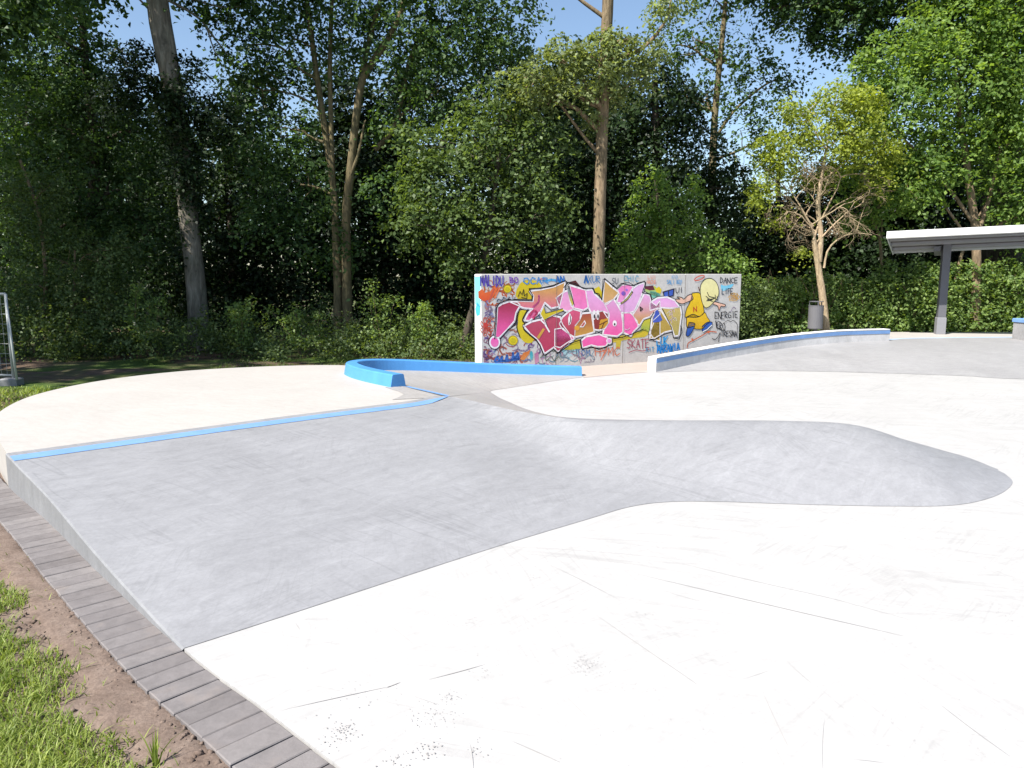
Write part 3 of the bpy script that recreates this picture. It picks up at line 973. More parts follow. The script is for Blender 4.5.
# -- the big pink lettering
G = Paint()
shapes = [
    (ZA([(228, 300), (262, 278), (320, 258), (380, 262), (400, 285), (366, 345), (356, 405), (300, 470), (240, 532), (208, 542), (220, 430)]), 'a8304e', 'f060a8'),
    (ZA([(310, 256), (400, 254), (500, 258), (505, 215), (480, 178), (560, 168), (660, 146), (745, 108), (728, 200), (704, 292), (640, 308), (590, 262), (555, 335), (500, 380), (470, 404), (436, 400), (462, 350), (500, 312), (430, 306), (390, 290)]), 'd0a050', 'e0609a'),
    (ZA([(432, 446), (490, 415), (560, 398), (640, 366), (706, 380), (728, 436), (776, 500), (800, 560), (690, 642), (660, 606), (588, 655), (560, 585), (530, 545), (480, 505)]), 'b84a62', 'b83a5c'),
    (ZB([(74, 135), (130, 152), (196, 170), (206, 240), (216, 302), (180, 322), (104, 306), (96, 220)]), 'f078b0', 'f080c0'),
    (ZB([(-30, 230), (20, 190), (60, 175), (84, 290), (110, 312), (60, 332), (0, 312)]), 'e8a0d0', 'f0a0cc'),
    (ZB([(-5, 430), (20, 380), (70, 336), (100, 318), (160, 334), (152, 400), (120, 440), (112, 530), (60, 500), (20, 470)]), 'd85a80', 'a83a40'),
    (ZB([(112, 530), (118, 440), (152, 400), (170, 352), (240, 345), (250, 420), (262, 490), (200, 510)]), 'a84a3a', 'c89a48'),
    (ZB([(-40, 470), (20, 460), (60, 500), (112, 540), (60, 570), (0, 612), (-40, 600)]), 'e85a98', 'f070b0'),
    (ZB([(198, 172), (250, 168), (262, 200), (300, 235), (342, 268), (372, 340), (376, 400), (330, 330), (240, 340), (220, 300), (208, 240)]), 'e8a8dc', 'e898c8'),
    (ZB([(250, 345), (330, 330), (370, 350), (374, 420), (350, 462), (300, 476), (262, 470)]), '9a4038', '8a3030'),
    (ZB([(342, 95), (400, 150), (452, 190), (410, 240), (360, 280), (330, 260)]), 'c8a050', 'd8a878'),
    (ZB([(342, 275), (410, 240), (432, 270), (470, 340), (482, 420), (482, 490), (440, 522), (330, 510), (340, 470), (376, 420), (378, 350)]), 'e0a0d0', 'f060a8'),
    (ZB([(440, 165), (475, 132), (530, 128), (562, 145), (530, 200), (470, 270), (436, 262), (456, 200)]), 'f080c0', 'e898d0'),
    (ZB([(560, 160), (600, 130), (648, 115), (640, 165), (620, 220), (570, 330), (530, 345), (470, 340), (450, 290), (480, 262), (540, 230)]), 'e8b0e0', 'e0a8d8'),
    (ZB([(488, 345), (540, 345), (560, 365), (594, 410), (600, 450), (560, 490), (545, 520), (490, 495)]), 'f070b0', 'f068b0'),
    (ZB([(650, 195), (690, 215), (700, 260), (740, 290), (768, 250), (768, 320), (720, 340), (690, 372), (640, 390), (610, 440), (590, 420), (560, 360), (600, 300)]), 'e8a8dc', 'c89850'),
    (ZB([(165, 560), (200, 530), (300, 512), (360, 535), (374, 560), (350, 600), (290, 602), (240, 590), (175, 612)]), 'f068b0', 'f060a8'),
    (ZB([(730, 330), (768, 325), (768, 560), (725, 548), (690, 500), (720, 420)]), 'b89a40', 'b89a48'),
    (ZC([(0, 290), (60, 255), (130, 250), (190, 275), (225, 325), (150, 335), (100, 330), (60, 330), (0, 350)]), 'e8a8e0', 'e8b0d8'),
    (ZC([(18, 400), (50, 345), (70, 330), (100, 380), (160, 470), (170, 500), (110, 515), (40, 560), (0, 565)]), 'b89a48', 'b89a48'),
    (ZC([(78, 325), (150, 330), (232, 325), (240, 380), (228, 470), (220, 540), (190, 545), (165, 470), (110, 385)]), 'c8b068', 'b0a058'),
]
for P, a, b in shapes: G.line(P, 4.3, '1c1a22', 2, closed=True)
for P, a, b in shapes: G.line(P, 2.7, 'f4eef0', 3, closed=True)
for P, a, b in shapes: G.poly(P, a, b, 4)
for P, a, b in shapes: G.line(P, .95, 'f6f0f2', 5, closed=True)
G.circle(ZA([(205, 570)])[0], 6.4, '1c1a22', None, 3, 7.4); G.circle(ZA([(205, 570)])[0], 5.6, 'f4eef0', None, 4, 6.6); G.circle(ZA([(205, 570)])[0], 4.0, 'f060b0', 'f078b8', 5, 4.8)
# yellow bolt through the E, white slashes
G.poly(ZA([(585, 285), (600, 342), (730, 308), (742, 328), (650, 366), (596, 400), (612, 455), (552, 352)]), 'f4eef0', None, 6)
G.poly(ZA([(583, 300), (596, 348), (725, 314), (735, 326), (650, 360), (588, 396), (600, 425), (558, 352)]), 'd8c02c', 'c8b428', 7)
G.line(ZA([(583, 298), (597, 347), (728, 312)]), .7, '1c1a22', 8); G.line(ZA([(737, 328), (590, 398), (612, 450)]), .7, '1c1a22', 8)
G.line(ZA([(560, 400), (590, 430), (625, 490)]), 1.5, 'f6f0f2', 8); G.poly(ZA([(575, 462), (592, 470), (545, 545), (528, 532)]), 'd8a048', 'c89a40', 6)
G.line(ZA([(545, 210), (540, 260), (500, 300)]), 1.6, 'c85088', 6, smooth=True); G.line(ZA([(470, 372), (500, 330), (530, 345), (500, 385)]), 2.2, 'd84a78', 6, smooth=True)
# X and D inner details
G.poly(ZB([(64, 150), (82, 200), (104, 270), (96, 288), (76, 250), (60, 190)]), '60809a', 'd0c038', 6); G.line(ZB([(70, 140), (88, 205), (108, 285)]), .9, '1c1a22', 7)
G.poly(ZB([(75, 345), (92, 380), (82, 430), (66, 440), (62, 390)]), 'f4eef0', None, 6); G.line(ZB([(78, 365), (82, 400), (72, 430)]), .8, '3a2020', 7)
G.poly(ZB([(150, 455), (190, 400), (200, 425), (180, 455)]), 'f4eef0', None, 6); G.poly(ZB([(160, 448), (186, 412), (192, 425), (176, 448)]), 'b8504a', None, 7)
G.circle(ZB([(130, 462)])[0], 2.6, 'e0a838', 'd89838', 6)
for x in (262, 290):
    G.circle(ZB([(x, 360)])[0], 1.6, 'f4eef0', None, 6, 5.0); G.circle(ZB([(x + 2, 372)])[0], .8, '20181c', None, 7, 2.2)
for k in range(3): G.line(ZB([(300 + 8 * k, 470 - 6 * k), (322 + 18 * k, 395 + 12 * k)]), .9, 'd8a030', 6)
G.poly(ZB([(300, 440), (310, 400), (368, 385), (372, 425), (345, 462), (318, 470)]), 'd8a030', 'c08a28', 5)
G.line(ZB([(304, 436), (365, 405)]), .8, '5a2820', 7); G.line(ZB([(318, 468), (340, 415)]), .8, '5a2820', 7)
G.circle(ZB([(420, 425)])[0], 2.1, 'f4eef0', None, 6, 3); G.circle(ZB([(420, 432)])[0], .8, '1c1a22', None, 7, 1.3)
G.circle(ZB([(488, 195)])[0], 2.2, '8860c8', '7850b8', 6); G.circle(ZB([(512, 168)])[0], 1.2, 'a070d0', None, 6)
G.line(ZB([(470, 272), (515, 240), (556, 185)]), 2.0, '3a3a2c', 6, smooth=True); G.line(ZB([(474, 270), (515, 238), (552, 190)]), 1.0, 'c8b868', 7, smooth=True)
G.line(ZB([(615, 300), (635, 315), (618, 330)]), 1.2, '3a2a20', 7, closed=True)
G.line(ZB([(500, 470), (520, 474), (535, 462)]), .8, 'f8d8e8', 7, smooth=True)
G.circle(ZB([(378, 560)])[0], 3.0, 'f4eef0', None, 5); G.circle(ZB([(378, 560)])[0], 2.0, 'e8a0d8', None, 6)
G.poly(ZC([(45, 350), (60, 345), (95, 420), (75, 436), (22, 442), (20, 420)]), '3a50b0', '4a60c0', 6); G.line(ZC([(25, 425), (80, 375)]), .7, 'e8e8f0', 7)
for k in range(9):
    x, y = random.uniform(130, 205), random.uniform(345, 450)
    G.line(ZC([(x, y), (x + 18, y - 14), (x + 24, y + 10)]), .7, random.choice(['f0e8d8', 'e0d0b0', 'e8c8d8']), 6, smooth=True)
# strong black outer outline
for L in (ZA([(205, 545), (216, 430), (222, 305), (240, 270), (310, 246), (400, 248), (492, 252), (498, 212), (470, 160), (560, 156), (650, 140), (748, 98), (768, 120)]),
          ZA([(246, 545), (310, 472), (362, 440), (376, 360)]), ZA([(430, 470), (480, 515), (525, 552), (556, 600), (582, 668), (600, 668), (658, 622), (690, 652), (768, 600)]),
          ZB([(0, 632), (60, 585), (160, 552), (168, 622), (250, 612), (300, 625), (370, 598), (402, 590), (400, 545), (480, 532), (560, 505), (640, 470)]),
          ZB([(30, 150), (60, 110), (120, 120), (180, 158), (250, 155), (265, 190), (300, 200), (320, 245), (342, 82), (440, 160), (480, 122), (560, 135), (650, 102), (655, 120), (632, 190), (690, 200), (705, 250)]),
          ZC([(0, 570), (40, 572), (110, 530), (170, 515)]), ZC([(180, 560), (225, 570), (245, 520), (240, 470)]), ZC([(95, 335), (165, 480), (180, 555)]), ZC([(10, 400), (30, 360)])):
    G.line(L, 1.0, '14121a', 6)
for x in js[1:4]:
    p = WA + wd * x + wn * .014
    b = len(G.mb.v)
    a = .004
    G.mb.face([p - wd * a + Vector((0, 0, .02)), p + wd * a + Vector((0, 0, .02)), p + wd * a + Vector((0, 0, HC - .01)), p - wd * a + Vector((0, 0, HC - .01))], hexc('8a7c74'))
G.build('graffiti_lettering')

# -- cartoon skater
K = Paint()
sk = '1a181c'
def part_(P, a, b=None, lay=4, w=.75, smooth=True):
    K.poly(P, a, b, lay, smooth)
    Q = [tuple(p) for p in catmull(list(P) + [P[0]], len(P) * 4)] if smooth else list(P) + [P[0]]
    K.line(Q, w, sk, lay + 1)
part_(ZC([(318, 222), (330, 262), (285, 285), (245, 298), (205, 282), (200, 262), (230, 262), (208, 245), (245, 250), (260, 262), (290, 235)]), 'ecc0a8', 'e8b8a0')
part_(ZC([(490, 280), (530, 290), (580, 305), (570, 320), (545, 318), (530, 350), (520, 315), (485, 300)]), 'ecc0a8', 'e8a890')
part_(ZC([(325, 215), (380, 215), (395, 270), (410, 320), (412, 370), (365, 400), (300, 400), (270, 400), (280, 340), (310, 280)]), 'e8c020', 'e0b818')
part_(ZC([(280, 400), (330, 378), (380, 395), (420, 365), (440, 400), (460, 435), (430, 460), (400, 490), (345, 490), (335, 470), (285, 480)]), 'e8bc1c', 'd8a818')
part_(ZC([(300, 440), (345, 450), (330, 500), (300, 545), (278, 540), (285, 490)]), '3060b8', '2850a0')
part_(ZC([(400, 470), (440, 440), (478, 442), (465, 480), (420, 512), (402, 505)]), '3060b8', '2c58a8')
K.line(ZC([(408, 512), (440, 495), (474, 462)]), 1.1, 'f0f0f0', 7)
part_(ZC([(385, 200), (392, 150), (425, 110), (470, 104), (510, 135), (528, 190), (522, 245), (490, 285), (455, 320), (425, 328), (405, 300), (392, 250)]), 'ece4a8', 'e8dc98', 5)
for L in ([(440, 210), (455, 240), (490, 250)], [(430, 240), (460, 262), (500, 255)], [(435, 275), (470, 268), (500, 250)], [(500, 230), (505, 270)], [(515, 240), (518, 272)], [(440, 262), (480, 280)]):
    K.line(ZC(L), .9, '2a2a2e', 7, smooth=True)
K.line(ZC([(372, 170), (382, 200), (375, 175)]), 1.0, '6a4030', 6)
K.line(ZC([(335, 360), (335, 325), (358, 355), (358, 318)]), 1.0, 'c03828', 7)
K.line([(650 + (380 + 38 * math.cos(k * .42 + .3)) / 7.68, 265 + (100 + 18 * math.sin(k * .42) - 8 * math.cos(k * .42)) / 7.68) for k in range(16)], 1.0, 'e05840', 5)
K.line(ZC([(285, 635), (295, 600), (340, 575), (420, 530), (450, 510), (510, 515)]), 1.1, 'd86a40', 4, smooth=True)
K.circle(ZC([(325, 570)])[0], 1.0, 'd86a40', None, 5); K.circle(ZC([(450, 515)])[0], 1.2, 'd86a40', None, 5)
K.build('skater_drawing')

# -- written tags
GL = {'A': [[(0, 0), (.5, 1), (1, 0)], [(.2, .4), (.8, .4)]], 'B': [[(0, 0), (0, 1), (.7, .9), (.7, .6), (0, .5), (.8, .4), (.8, .1), (0, 0)]], 'C': [[(1, .85), (.5, 1), (.05, .6), (.1, .2), (.5, 0), (1, .15)]],
      'D': [[(0, 0), (0, 1), (.6, .9), (1, .5), (.6, .1), (0, 0)]], 'E': [[(1, 1), (0, 1), (0, 0), (1, 0)], [(0, .5), (.8, .5)]], 'F': [[(1, 1), (0, 1), (0, 0)], [(0, .55), (.8, .55)]],
      'G': [[(1, .85), (.5, 1), (.05, .6), (.1, .15), (.6, 0), (1, .2), (1, .45), (.6, .45)]], 'H': [[(0, 0), (0, 1)], [(1, 0), (1, 1)], [(0, .5), (1, .5)]], 'I': [[(.5, 0), (.5, 1)]], 'K': [[(0, 0), (0, 1)], [(1, 1), (0, .45), (1, 0)]],
      'L': [[(0, 1), (0, 0), (.9, 0)]], 'M': [[(0, 0), (.1, 1), (.5, .3), (.9, 1), (1, 0)]], 'N': [[(0, 0), (0, 1), (1, 0), (1, 1)]], 'O': [[(.5, 0), (0, .3), (.1, .9), (.6, 1), (1, .6), (.9, .1), (.5, 0)]],
      'R': [[(0, 0), (0, 1), (.8, .9), (.8, .6), (0, .5), (1, 0)]], 'S': [[(1, .9), (.4, 1), (.05, .7), (.9, .35), (.6, 0), (0, .1)]], 'T': [[(0, 1), (1, 1)], [(.5, 1), (.5, 0)]], 'U': [[(0, 1), (.05, .2), (.5, 0), (.95, .2), (1, 1)]],
      'W': [[(0, 1), (.25, 0), (.5, .7), (.75, 0), (1, 1)]], 'X': [[(0, 0), (1, 1)], [(0, 1), (1, 0)]], 'Y': [[(0, 1), (.5, .5)], [(1, 1), (.2, -.2)]]}
W_ = Paint()
def word(txt, x0, x1, y0, y1, w, col, slope=0.0, lay=4, gap=.25, jit=.05):
    n = len(txt); cw = (x1 - x0) / (n + (n - 1) * gap)
    for i, ch in enumerate(txt):
        if ch == ' ': continue
        xo = x0 + i * cw * (1 + gap)
        for st in GL[ch]:
            P = []
            for u, v in st:
                u += random.gauss(0, jit); v += random.gauss(0, jit)
                x = xo + u * cw
                P.append((x, y1 + (y0 - y1) * v + slope * (x - x0)))
            W_.line(P, w, col, lay)
W_.poly(ZC([(545, 150), (580, 160), (640, 145), (620, 175), (560, 200), (545, 180)]), '70c8e8', '90d0e8', 1, True)
word('DANCE', 720.3, 737.4, 277.8, 283.2, .85, '1c2430', 0)
word('LIFE', 722, 733, 288.5, 294.2, .85, '1c3450', 0)
word('ENERGIE', 715, 737.6, 312.5, 319, .85, '202028', -.06)
word('FRO', 717, 725, 322, 329, .8, '202028', .12)
word('TRESMA', 721, 737, 330, 336, .8, '202028', .08)
W_.line(ZC([(505, 430), (512, 480), (545, 495)]), 1.2, '202028', 4); W_.line(ZC([(575, 440), (600, 425), (620, 435), (640, 425), (668, 450), (672, 480), (670, 560)]), .6, '303038', 4, smooth=True)
W_.line(ZC([(478, 565), (500, 572), (520, 555), (540, 520), (525, 590)]), .8, '202028', 4, smooth=True)
W_.line(ZC([(620, 360), (640, 325), (660, 335)]), .6, '806090', 4, smooth=True)
for k in range(5): W_.line(ZC([(610 + 14 * k, 275 - 8 * (k % 2)), (622 + 12 * k, 215 + 16 * (k % 2)), (632 + 10 * k, 262)]), .8, 'd8a040', 4, smooth=True)
W_.line(ZC([(600, 250), (640, 215), (690, 245), (650, 275), (612, 268)]), .7, 'd8a850', 4, smooth=True)
word('MALIDU', 480.5, 503, 276, 286, 1.3, '5848a8', -.01); word('BO', 510, 518, 277.5, 283, 1.2, '8a60b8')
word('OCAR', 524, 548, 278, 284, 1.1, '4a90d0', -.02); word('AN', 556, 564, 276.5, 282, 1.5, '2870c0')
S2 = W_
W_.line(ZA([(600, 100), (640, 90), (700, 100)]), 2.2, '50a8e0', 2); W_.line(ZA([(535, 90), (600, 78)]), 1.0, 'c04868', 3)
word('AXUR', 584, 600, 276, 282.5, .8, '4a80b8', 0); W_.line([(584.5, 283), (586, 276), (588, 283)], 1.8, '2068b8', 4)
word('SU', 612, 618, 278, 284, .7, '505868'); word('CHIC', 624, 638.5, 276, 281.5, .8, '58a0c0', 0)
word('LUI', 648, 656, 275.5, 279, .7, 'e8a090'); word('NACHO', 647, 656, 280, 284, .6, 'e8a090')
word('KID', 672, 678, 275.5, 278.5, .6, '88b0d8'); word('SALI BOY', 667, 682, 280, 284, .7, '70a8d8')
word('UI', 676, 683, 288, 293, .8, '303040')
word('HYMC', 595, 620, 347.5, 355.5, 1.0, 'd87858', 0); W_.line([(599, 352), (607, 350), (601, 360)], .9, 'd87858', 4)
word('SKATE', 627, 649, 340, 348.5, .95, 'a85060', -.05); W_.line([(629, 352.5), (636, 350), (643, 351), (650, 349)], .8, 'a85060', 4, smooth=True)
word('AIT', 646, 654, 347.5, 352, .9, '58a0c8', -.05)
word('LUK', 657, 667.5, 337.5, 345.5, 1.5, '38a0e0', -.05); word('MARAWIA', 657.5, 679.5, 346, 353, 1.6, '2888d8', -.13)
word('TOM', 577, 590, 350, 355.5, .9, '5878a8', 0)
W_.line([(576, 349), (577, 355)], .8, '405070', 4)
W_.build('tag_writing')
# marks on the end of the wall
E_ = MB()
def endp(v, z): return WA - wd * .0105 - wn * (WT * v) + Vector((0, 0, z))
def epoly(L, col):
    E_.face([endp(*q) for q in L], hexc(col))
epoly([(.08, 1.14), (.9, 1.18), (.94, 1.66), (.06, 1.66)], '80e8f8'); epoly([(.2, 1.0), (.7, .98), (.9, 1.1), (.6, 1.22), (.1, 1.15)], '50b8e8')
for a, b, c, d in ((.2, .85, .3, .9), (.35, .8, .45, .88), (.5, .72, .6, .84), (.3, .68, .4, .74), (.55, .62, .65, .72)):
    epoly([(a, b), (a + .06, b), (c + .06, d), (c, d)], 'e08090')
E_.build('end_marks', M['paint'], wall, recalc=False)

# ------------------------------------------------------------------ litter bin
bc = at_Y(815, 329, 18.5)
bn = empty('litter_bin', (bc.x, bc.y, .2))
tag(bn, 'round grey litter bin on a short post beside the twiggy tree', 'litter bin')
mb = MB()
R = .175
prof = [(R * .93, .38), (R, .40), (R, .92), (R * 1.02, .93), (R * 1.02, .95), (R * .9, .95), (R * .88, .60)]
mb.grid([[(bc.x + r * math.cos(k * .2618), bc.y + r * math.sin(k * .2618), z) for k in range(24)] for r, z in prof], closed=True)
mb.f.append(list(range(24)))
mb.build('bin_body', M['bin_steel'], bn, smooth=False)
mb = MB(); mb.tube([(bc.x, bc.y, .62), (bc.x, bc.y, .63)], R * .88, 24); mb.build('liner', M['black'], bn)
mb = MB(); mb.tube([(bc.x + .02, bc.y + .03, 0.0), (bc.x + .02, bc.y + .03, .385)], .045, 10); mb.build('post', M['dark_steel'], bn)
mb = MB()
mb.tube([(bc.x, bc.y, 1.035), (bc.x, bc.y, 1.05)], R * .95, 20)
for a in (0.4, 2.5, 4.6): mb.tube([(bc.x + R * .9 * math.cos(a), bc.y + R * .9 * math.sin(a), .94), (bc.x + R * .9 * math.cos(a), bc.y + R * .9 * math.sin(a), 1.04)], .012, 6)
mb.build('lid', M['dark_steel'], bn)

# ------------------------------------------------------------------ shelter
sh = empty('shelter', (10.5, 18.5, .25))
tag(sh, 'flat roofed shelter on a slim anthracite post in front of the hedge', 'shelter')
r0 = at_Y(887, 232, 17.6)          # front left corner of the roof
rd = Vector((4.2, -1.05, .17)).normalized()     # along the front edge
rb = at_Y(893, 249.0, 18.95) - r0                # towards the back
RLn = 6.2
def rp(u, v, dz=0): return r0 + rd * u + rb * v + Vector((0, 0, dz))
def slab(mb, u0, u1, v0, v1, z0, z1):
    P = [rp(u0, v0, z0), rp(u1, v0, z0), rp(u1, v1, z0), rp(u0, v1, z0)]
    Q = [rp(u0, v0, z1), rp(u1, v0, z1), rp(u1, v1, z1), rp(u0, v1, z1)]
    mb.face(P[::-1]); mb.face(Q)
    for k in range(4):
        j = (k + 1) % 4
        mb.face([P[k], P[j], Q[j], Q[k]])
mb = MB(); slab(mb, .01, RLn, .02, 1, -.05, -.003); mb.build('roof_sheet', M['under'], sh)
mb = MB(); slab(mb, 0, RLn + .02, -.03, .02, -.15, .0); mb.build('fascia', M['sheet'], sh)
mb = MB(); slab(mb, 0, .02, .022, 1.01, -.14, .0); slab(mb, 0, RLn + .02, 1.012, 1.03, -.10, .0); mb.build('edge_trim', M['galv'], sh)
for v in (.18, .48, .78):
    mb = MB(); slab(mb, .03, RLn, v, v + .09, -.11, -.053); mb.build('purlin', M['grey_steel'], sh)
    mb2 = MB()
for v in (.34, .64, .9):
    mb = MB()
    slab(mb, .1, RLn - .1, v, v + .03, -.062, -.0515)
    mb.build('light_strip', M['sheet'], sh)
pb = at_z(939.5, 333, .27)
pf = Vector((pb.x, 18.3, .27)); pf.x = (939.5 - 512) / F * (18.3 * cp + 1.43 * sp)
ptop = at_Y(941.5, 238, 18.3)
for k, off in enumerate((0, 3.6)):
    q = pf + rd * off; q.z = .27
    mb = MB(); mb.box((q.x, q.y, (.27 + .62 + ptop.z) / 2 + .0), (.17, .17, ptop.z - .27 - .62), math.atan2(rd.y, rd.x), .008); o1 = mb.build('post', M['grey_steel'] if False else M['dark_steel'], sh)
    mb = MB(); mb.box((q.x, q.y, .27 + .2), (.20, .20, .40), math.atan2(rd.y, rd.x), .01); mb.build('post_base', M['grey_steel'], sh)
    mb = MB(); mb.box((q.x, q.y, .27 + .445), (.172, .172, .35 - .001), math.atan2(rd.y, rd.x)); mb.build('post_foot', M['dark_steel'], sh)
    u = (q - r0).dot(rd)
    vv = (q - r0 - rd * u).dot(rb) / rb.dot(rb); u -= (rb * vv).dot(rd)
    mb = MB(); slab(mb, u - .07, u + .07, max(.03, vv - .3), min(.97, vv + .3), -.22, -.112); mb.build('cross_beam', M['dark_steel'], sh)

# ------------------------------------------------------------------ mesh fence panel
fe = at_z(14, 384, -.03)
fn = empty('mesh_fence', fe)
tag(fn, 'galvanised temporary mesh fence panel standing in a concrete foot at the left', 'fence')
top = at_Y(7, 294, fe.y)
fz = top.z
fdir = Vector((-1, .12, 0)).normalized()
mb = MB()
mb.tube([fe + Vector((0, 0, .05)), Vector((fe.x, fe.y, fz))], .021, 8)
e2 = fe + fdir * 2.6
mb.tube([Vector((fe.x, fe.y, fz)), Vector((e2.x, e2.y, fz))], .021, 8)
mb.tube([e2 + Vector((0, 0, .05)), Vector((e2.x, e2.y, fz))], .021, 8)
mb.tube([fe + Vector((0, 0, .14)), e2 + Vector((0, 0, .14))], .018, 8)
mb.build('frame', M['galv'], fn, smooth=True)
mb = MB()
for k in range(1, 26):
    p = fe + fdir * (.1 * k)
    mb.tube([p + Vector((0, 0, .14)), Vector((p.x, p.y, fz))], .0028, 4, cap=False)
for k in range(1, 8):
    z = .14 + k * (fz - .14) / 8
    mb.tube([Vector((fe.x, fe.y, z)), Vector((e2.x, e2.y, z))], .0028, 4, cap=False)
mb.build('wire_mesh', M['galv'], fn)
mb = MB()
mb.tube([Vector((fe.x + .02, fe.y - .03, fz - .1)), fe + Vector((.13, -.12, .08))], .018, 8)
mb.build('brace', M['galv'], fn, smooth=True)
mb = MB(); mb.box(fe + Vector((-.02, -.02, .04)), (.26, .22, .12), .1, .02); mb.build('foot', M['side'], fn)
# ------------------------------------------------------------------ trees
def leaf_mesh(name, C, Nn, S_, mat, parent=None, aspect=.62, tone=None):
    N = len(C)
    Nn = Nn / np.maximum(1e-6, np.linalg.norm(Nn, axis=1, keepdims=True))
    rnd = rng.normal(size=(N, 3))
    T = np.cross(Nn, rnd); T /= np.maximum(1e-6, np.linalg.norm(T, axis=1, keepdims=True))
    Bt = np.cross(Nn, T)
    s = S_[:, None]
    V = np.zeros((N, 4, 3))
    V[:, 0] = C - T * s * .5
    V[:, 1] = C + Bt * s * .5 * aspect + Nn * s * .12 - T * s * .06
    V[:, 2] = C + T * s * .5
    V[:, 3] = C - Bt * s * .5 * aspect + Nn * s * .12 - T * s * .06
    me = bpy.data.meshes.new(name)
    me.vertices.add(N * 4); me.vertices.foreach_set('co', V.reshape(-1))
    me.loops.add(N * 4); me.loops.foreach_set('vertex_index', np.arange(N * 4, dtype=np.int32))
    me.polygons.add(N); me.polygons.foreach_set('loop_start', np.arange(0, N * 4, 4, dtype=np.int32))
    me.update(calc_edges=True)
    a = me.attributes.new('leafv', 'FLOAT', 'POINT')
    tv = tone if tone is not None else rng.uniform(0, 1, N)
    a.data.foreach_set('value', np.repeat(np.clip(tv, 0, 1), 4).astype(np.float32))
    return link_mesh(name, me, mat, parent)


def make_clumps(blobs, dens, inner=.35):
    """blobs: (centre, (rx,ry,rz)) -> clump centres and outward directions"""
    C, O = [], []
    for c, r in blobs:
        r = np.array(r)
        n = max(4, int(dens * 4 * math.pi * (r[0] * r[1] + r[0] * r[2] + r[1] * r[2]) / 3))
        d = rng.normal(size=(n, 3)); d /= np.linalg.norm(d, axis=1, keepdims=True)
        rad = inner + (1 - inner) * rng.uniform(0, 1, n) ** .5
        rad *= 1 + rng.normal(0, .10, n)
        C.append(np.array(c)[None] + d * r[None] * rad[:, None]); O.append(d)
    return np.concatenate(C), np.concatenate(O)


def foliage(name, mat, blobs, parent=None, dens=8, per=24, size=.13, cr=.28, inner=.35, flat=.4, zmin=None):
    if cr < .5: per = int(per * 1.35); size *= .86
    C, O = make_clumps(blobs, dens, inner)
    if zmin is not None:
        k = C[:, 2] > zmin; C, O = C[k], O[k]
    n = len(C)
    cn = O * .6 + np.array((0, 0, .8))[None] + rng.normal(0, .35, (n, 3))
    cn /= np.linalg.norm(cn, axis=1, keepdims=True)
    ct = rng.uniform(.25, .75, n)
    crs = cr * rng.uniform(.6, 1.35, n)
    P = rng.normal(size=(n, per, 3)) * crs[:, None, None] * .62
    # squash along the clump's normal: a spray of leaves, drooping at its rim
    dn = (P * cn[:, None, :]).sum(-1, keepdims=True)
    P = P - dn * cn[:, None, :] * (1 - flat)
    rr = np.linalg.norm(P, axis=2, keepdims=True)
    P[..., 2:3] -= .35 * rr ** 2 / np.maximum(crs[:, None, None], .05)
    L = (C[:, None, :] + P).reshape(-1, 3)
    Nn = (cn[:, None, :] + rng.normal(0, .55, (n, per, 3))).reshape(-1, 3)
    S_ = size * rng.uniform(.6, 1.3, n * per)
    tone = np.repeat(ct, per) + rng.normal(0, .2, n * per)
    o = leaf_mesh(name, L, Nn, S_, mat, parent, tone=tone)
    return o, C


def B(px, py, r, Y, sy=1.0, sz=1.0):
    c = at_Y(px, py, Y)
    R = r / F * Y * 1.02
    return (tuple(c), (R, R * sy, R * sz))


def trunk_path(px, Y, n=14):
    P = [at_Y(a, b, Y) for a, b in px]
    return [Vector(p) for p in catmull(P, n)]


def limb(mb, a, b, r0, r1, sag=.12, n=8, sides=7):
    a, b = Vector(a), Vector(b)
    L = (b - a).length
    mid = a.lerp(b, .5) + Vector((random.gauss(0, .08) * L, random.gauss(0, .08) * L, sag * L))
    P = [Vector(p) for p in catmull([a, a.lerp(mid, .5) + Vector((random.gauss(0, .03) * L,) * 3), mid, mid.lerp(b, .55) + Vector((0, 0, .03 * L)), b], n)]
    mb.tube(P, [r0 + (r1 - r0) * k / (n - 1) for k in range(n)], sides, cap=False)
    return P


def tree(name, label, stems, blobs, leaf, bk, dens=8, per=24, size=.13, cr=.28, inner=.35, group=None, cat='tree', limbs=None, sub=4, flat=.4, extra=None, crown=True):
    """stems: list of (points, radii)"""
    base = stems[0][0][0]
    root = empty(name, (base[0], base[1], 0))
    tag(root, label, cat, group)
    mb = MB()
    for P, R_ in stems:
        n = len(P)
        RR = [np.interp(k / (n - 1), np.linspace(0, 1, len(R_)), R_) for k in range(n)]
        mb.tube(P, RR, 12, cap=False, noise=.06)
    allp = [(p, R_[-1] + (R_[0] - R_[-1]) * (1 - k / len(P))) for P, R_ in stems for k, p in enumerate(P) if k > len(P) * .3]
    o = None
    if crown:
        o, C = foliage('crown', M[leaf], blobs, root, dens, per, size, cr, inner, flat)
        for bi, (c, r) in enumerate(blobs):
            if limbs is not None and bi >= limbs: break
            cv = Vector(c)
            cand = [q for q in allp if q[0].z < cv.z + .3] or allp
            st = min(cand, key=lambda q: (q[0] - cv).length + .6 * max(0, q[0].z - cv.z + .8))
            r0_ = max(.018, min(.07, st[1] * .5))
            if (st[0] - cv).length < 9:
                P = limb(mb, st[0], cv, r0_, r0_ * .4)
                dist = np.linalg.norm(C - np.array(c)[None], axis=1)
                near = np.argsort(dist)[: max(sub * 6, 1)]
                for k in random.sample(list(near), min(sub, len(near))):
                    limb(mb, P[random.randint(3, 7)], C[k], r0_ * .4, .006, .05, 5, 5)
    if extra: extra(mb)
    mb.build('trunk', M[bk], root, smooth=True, recalc=False)
    return root


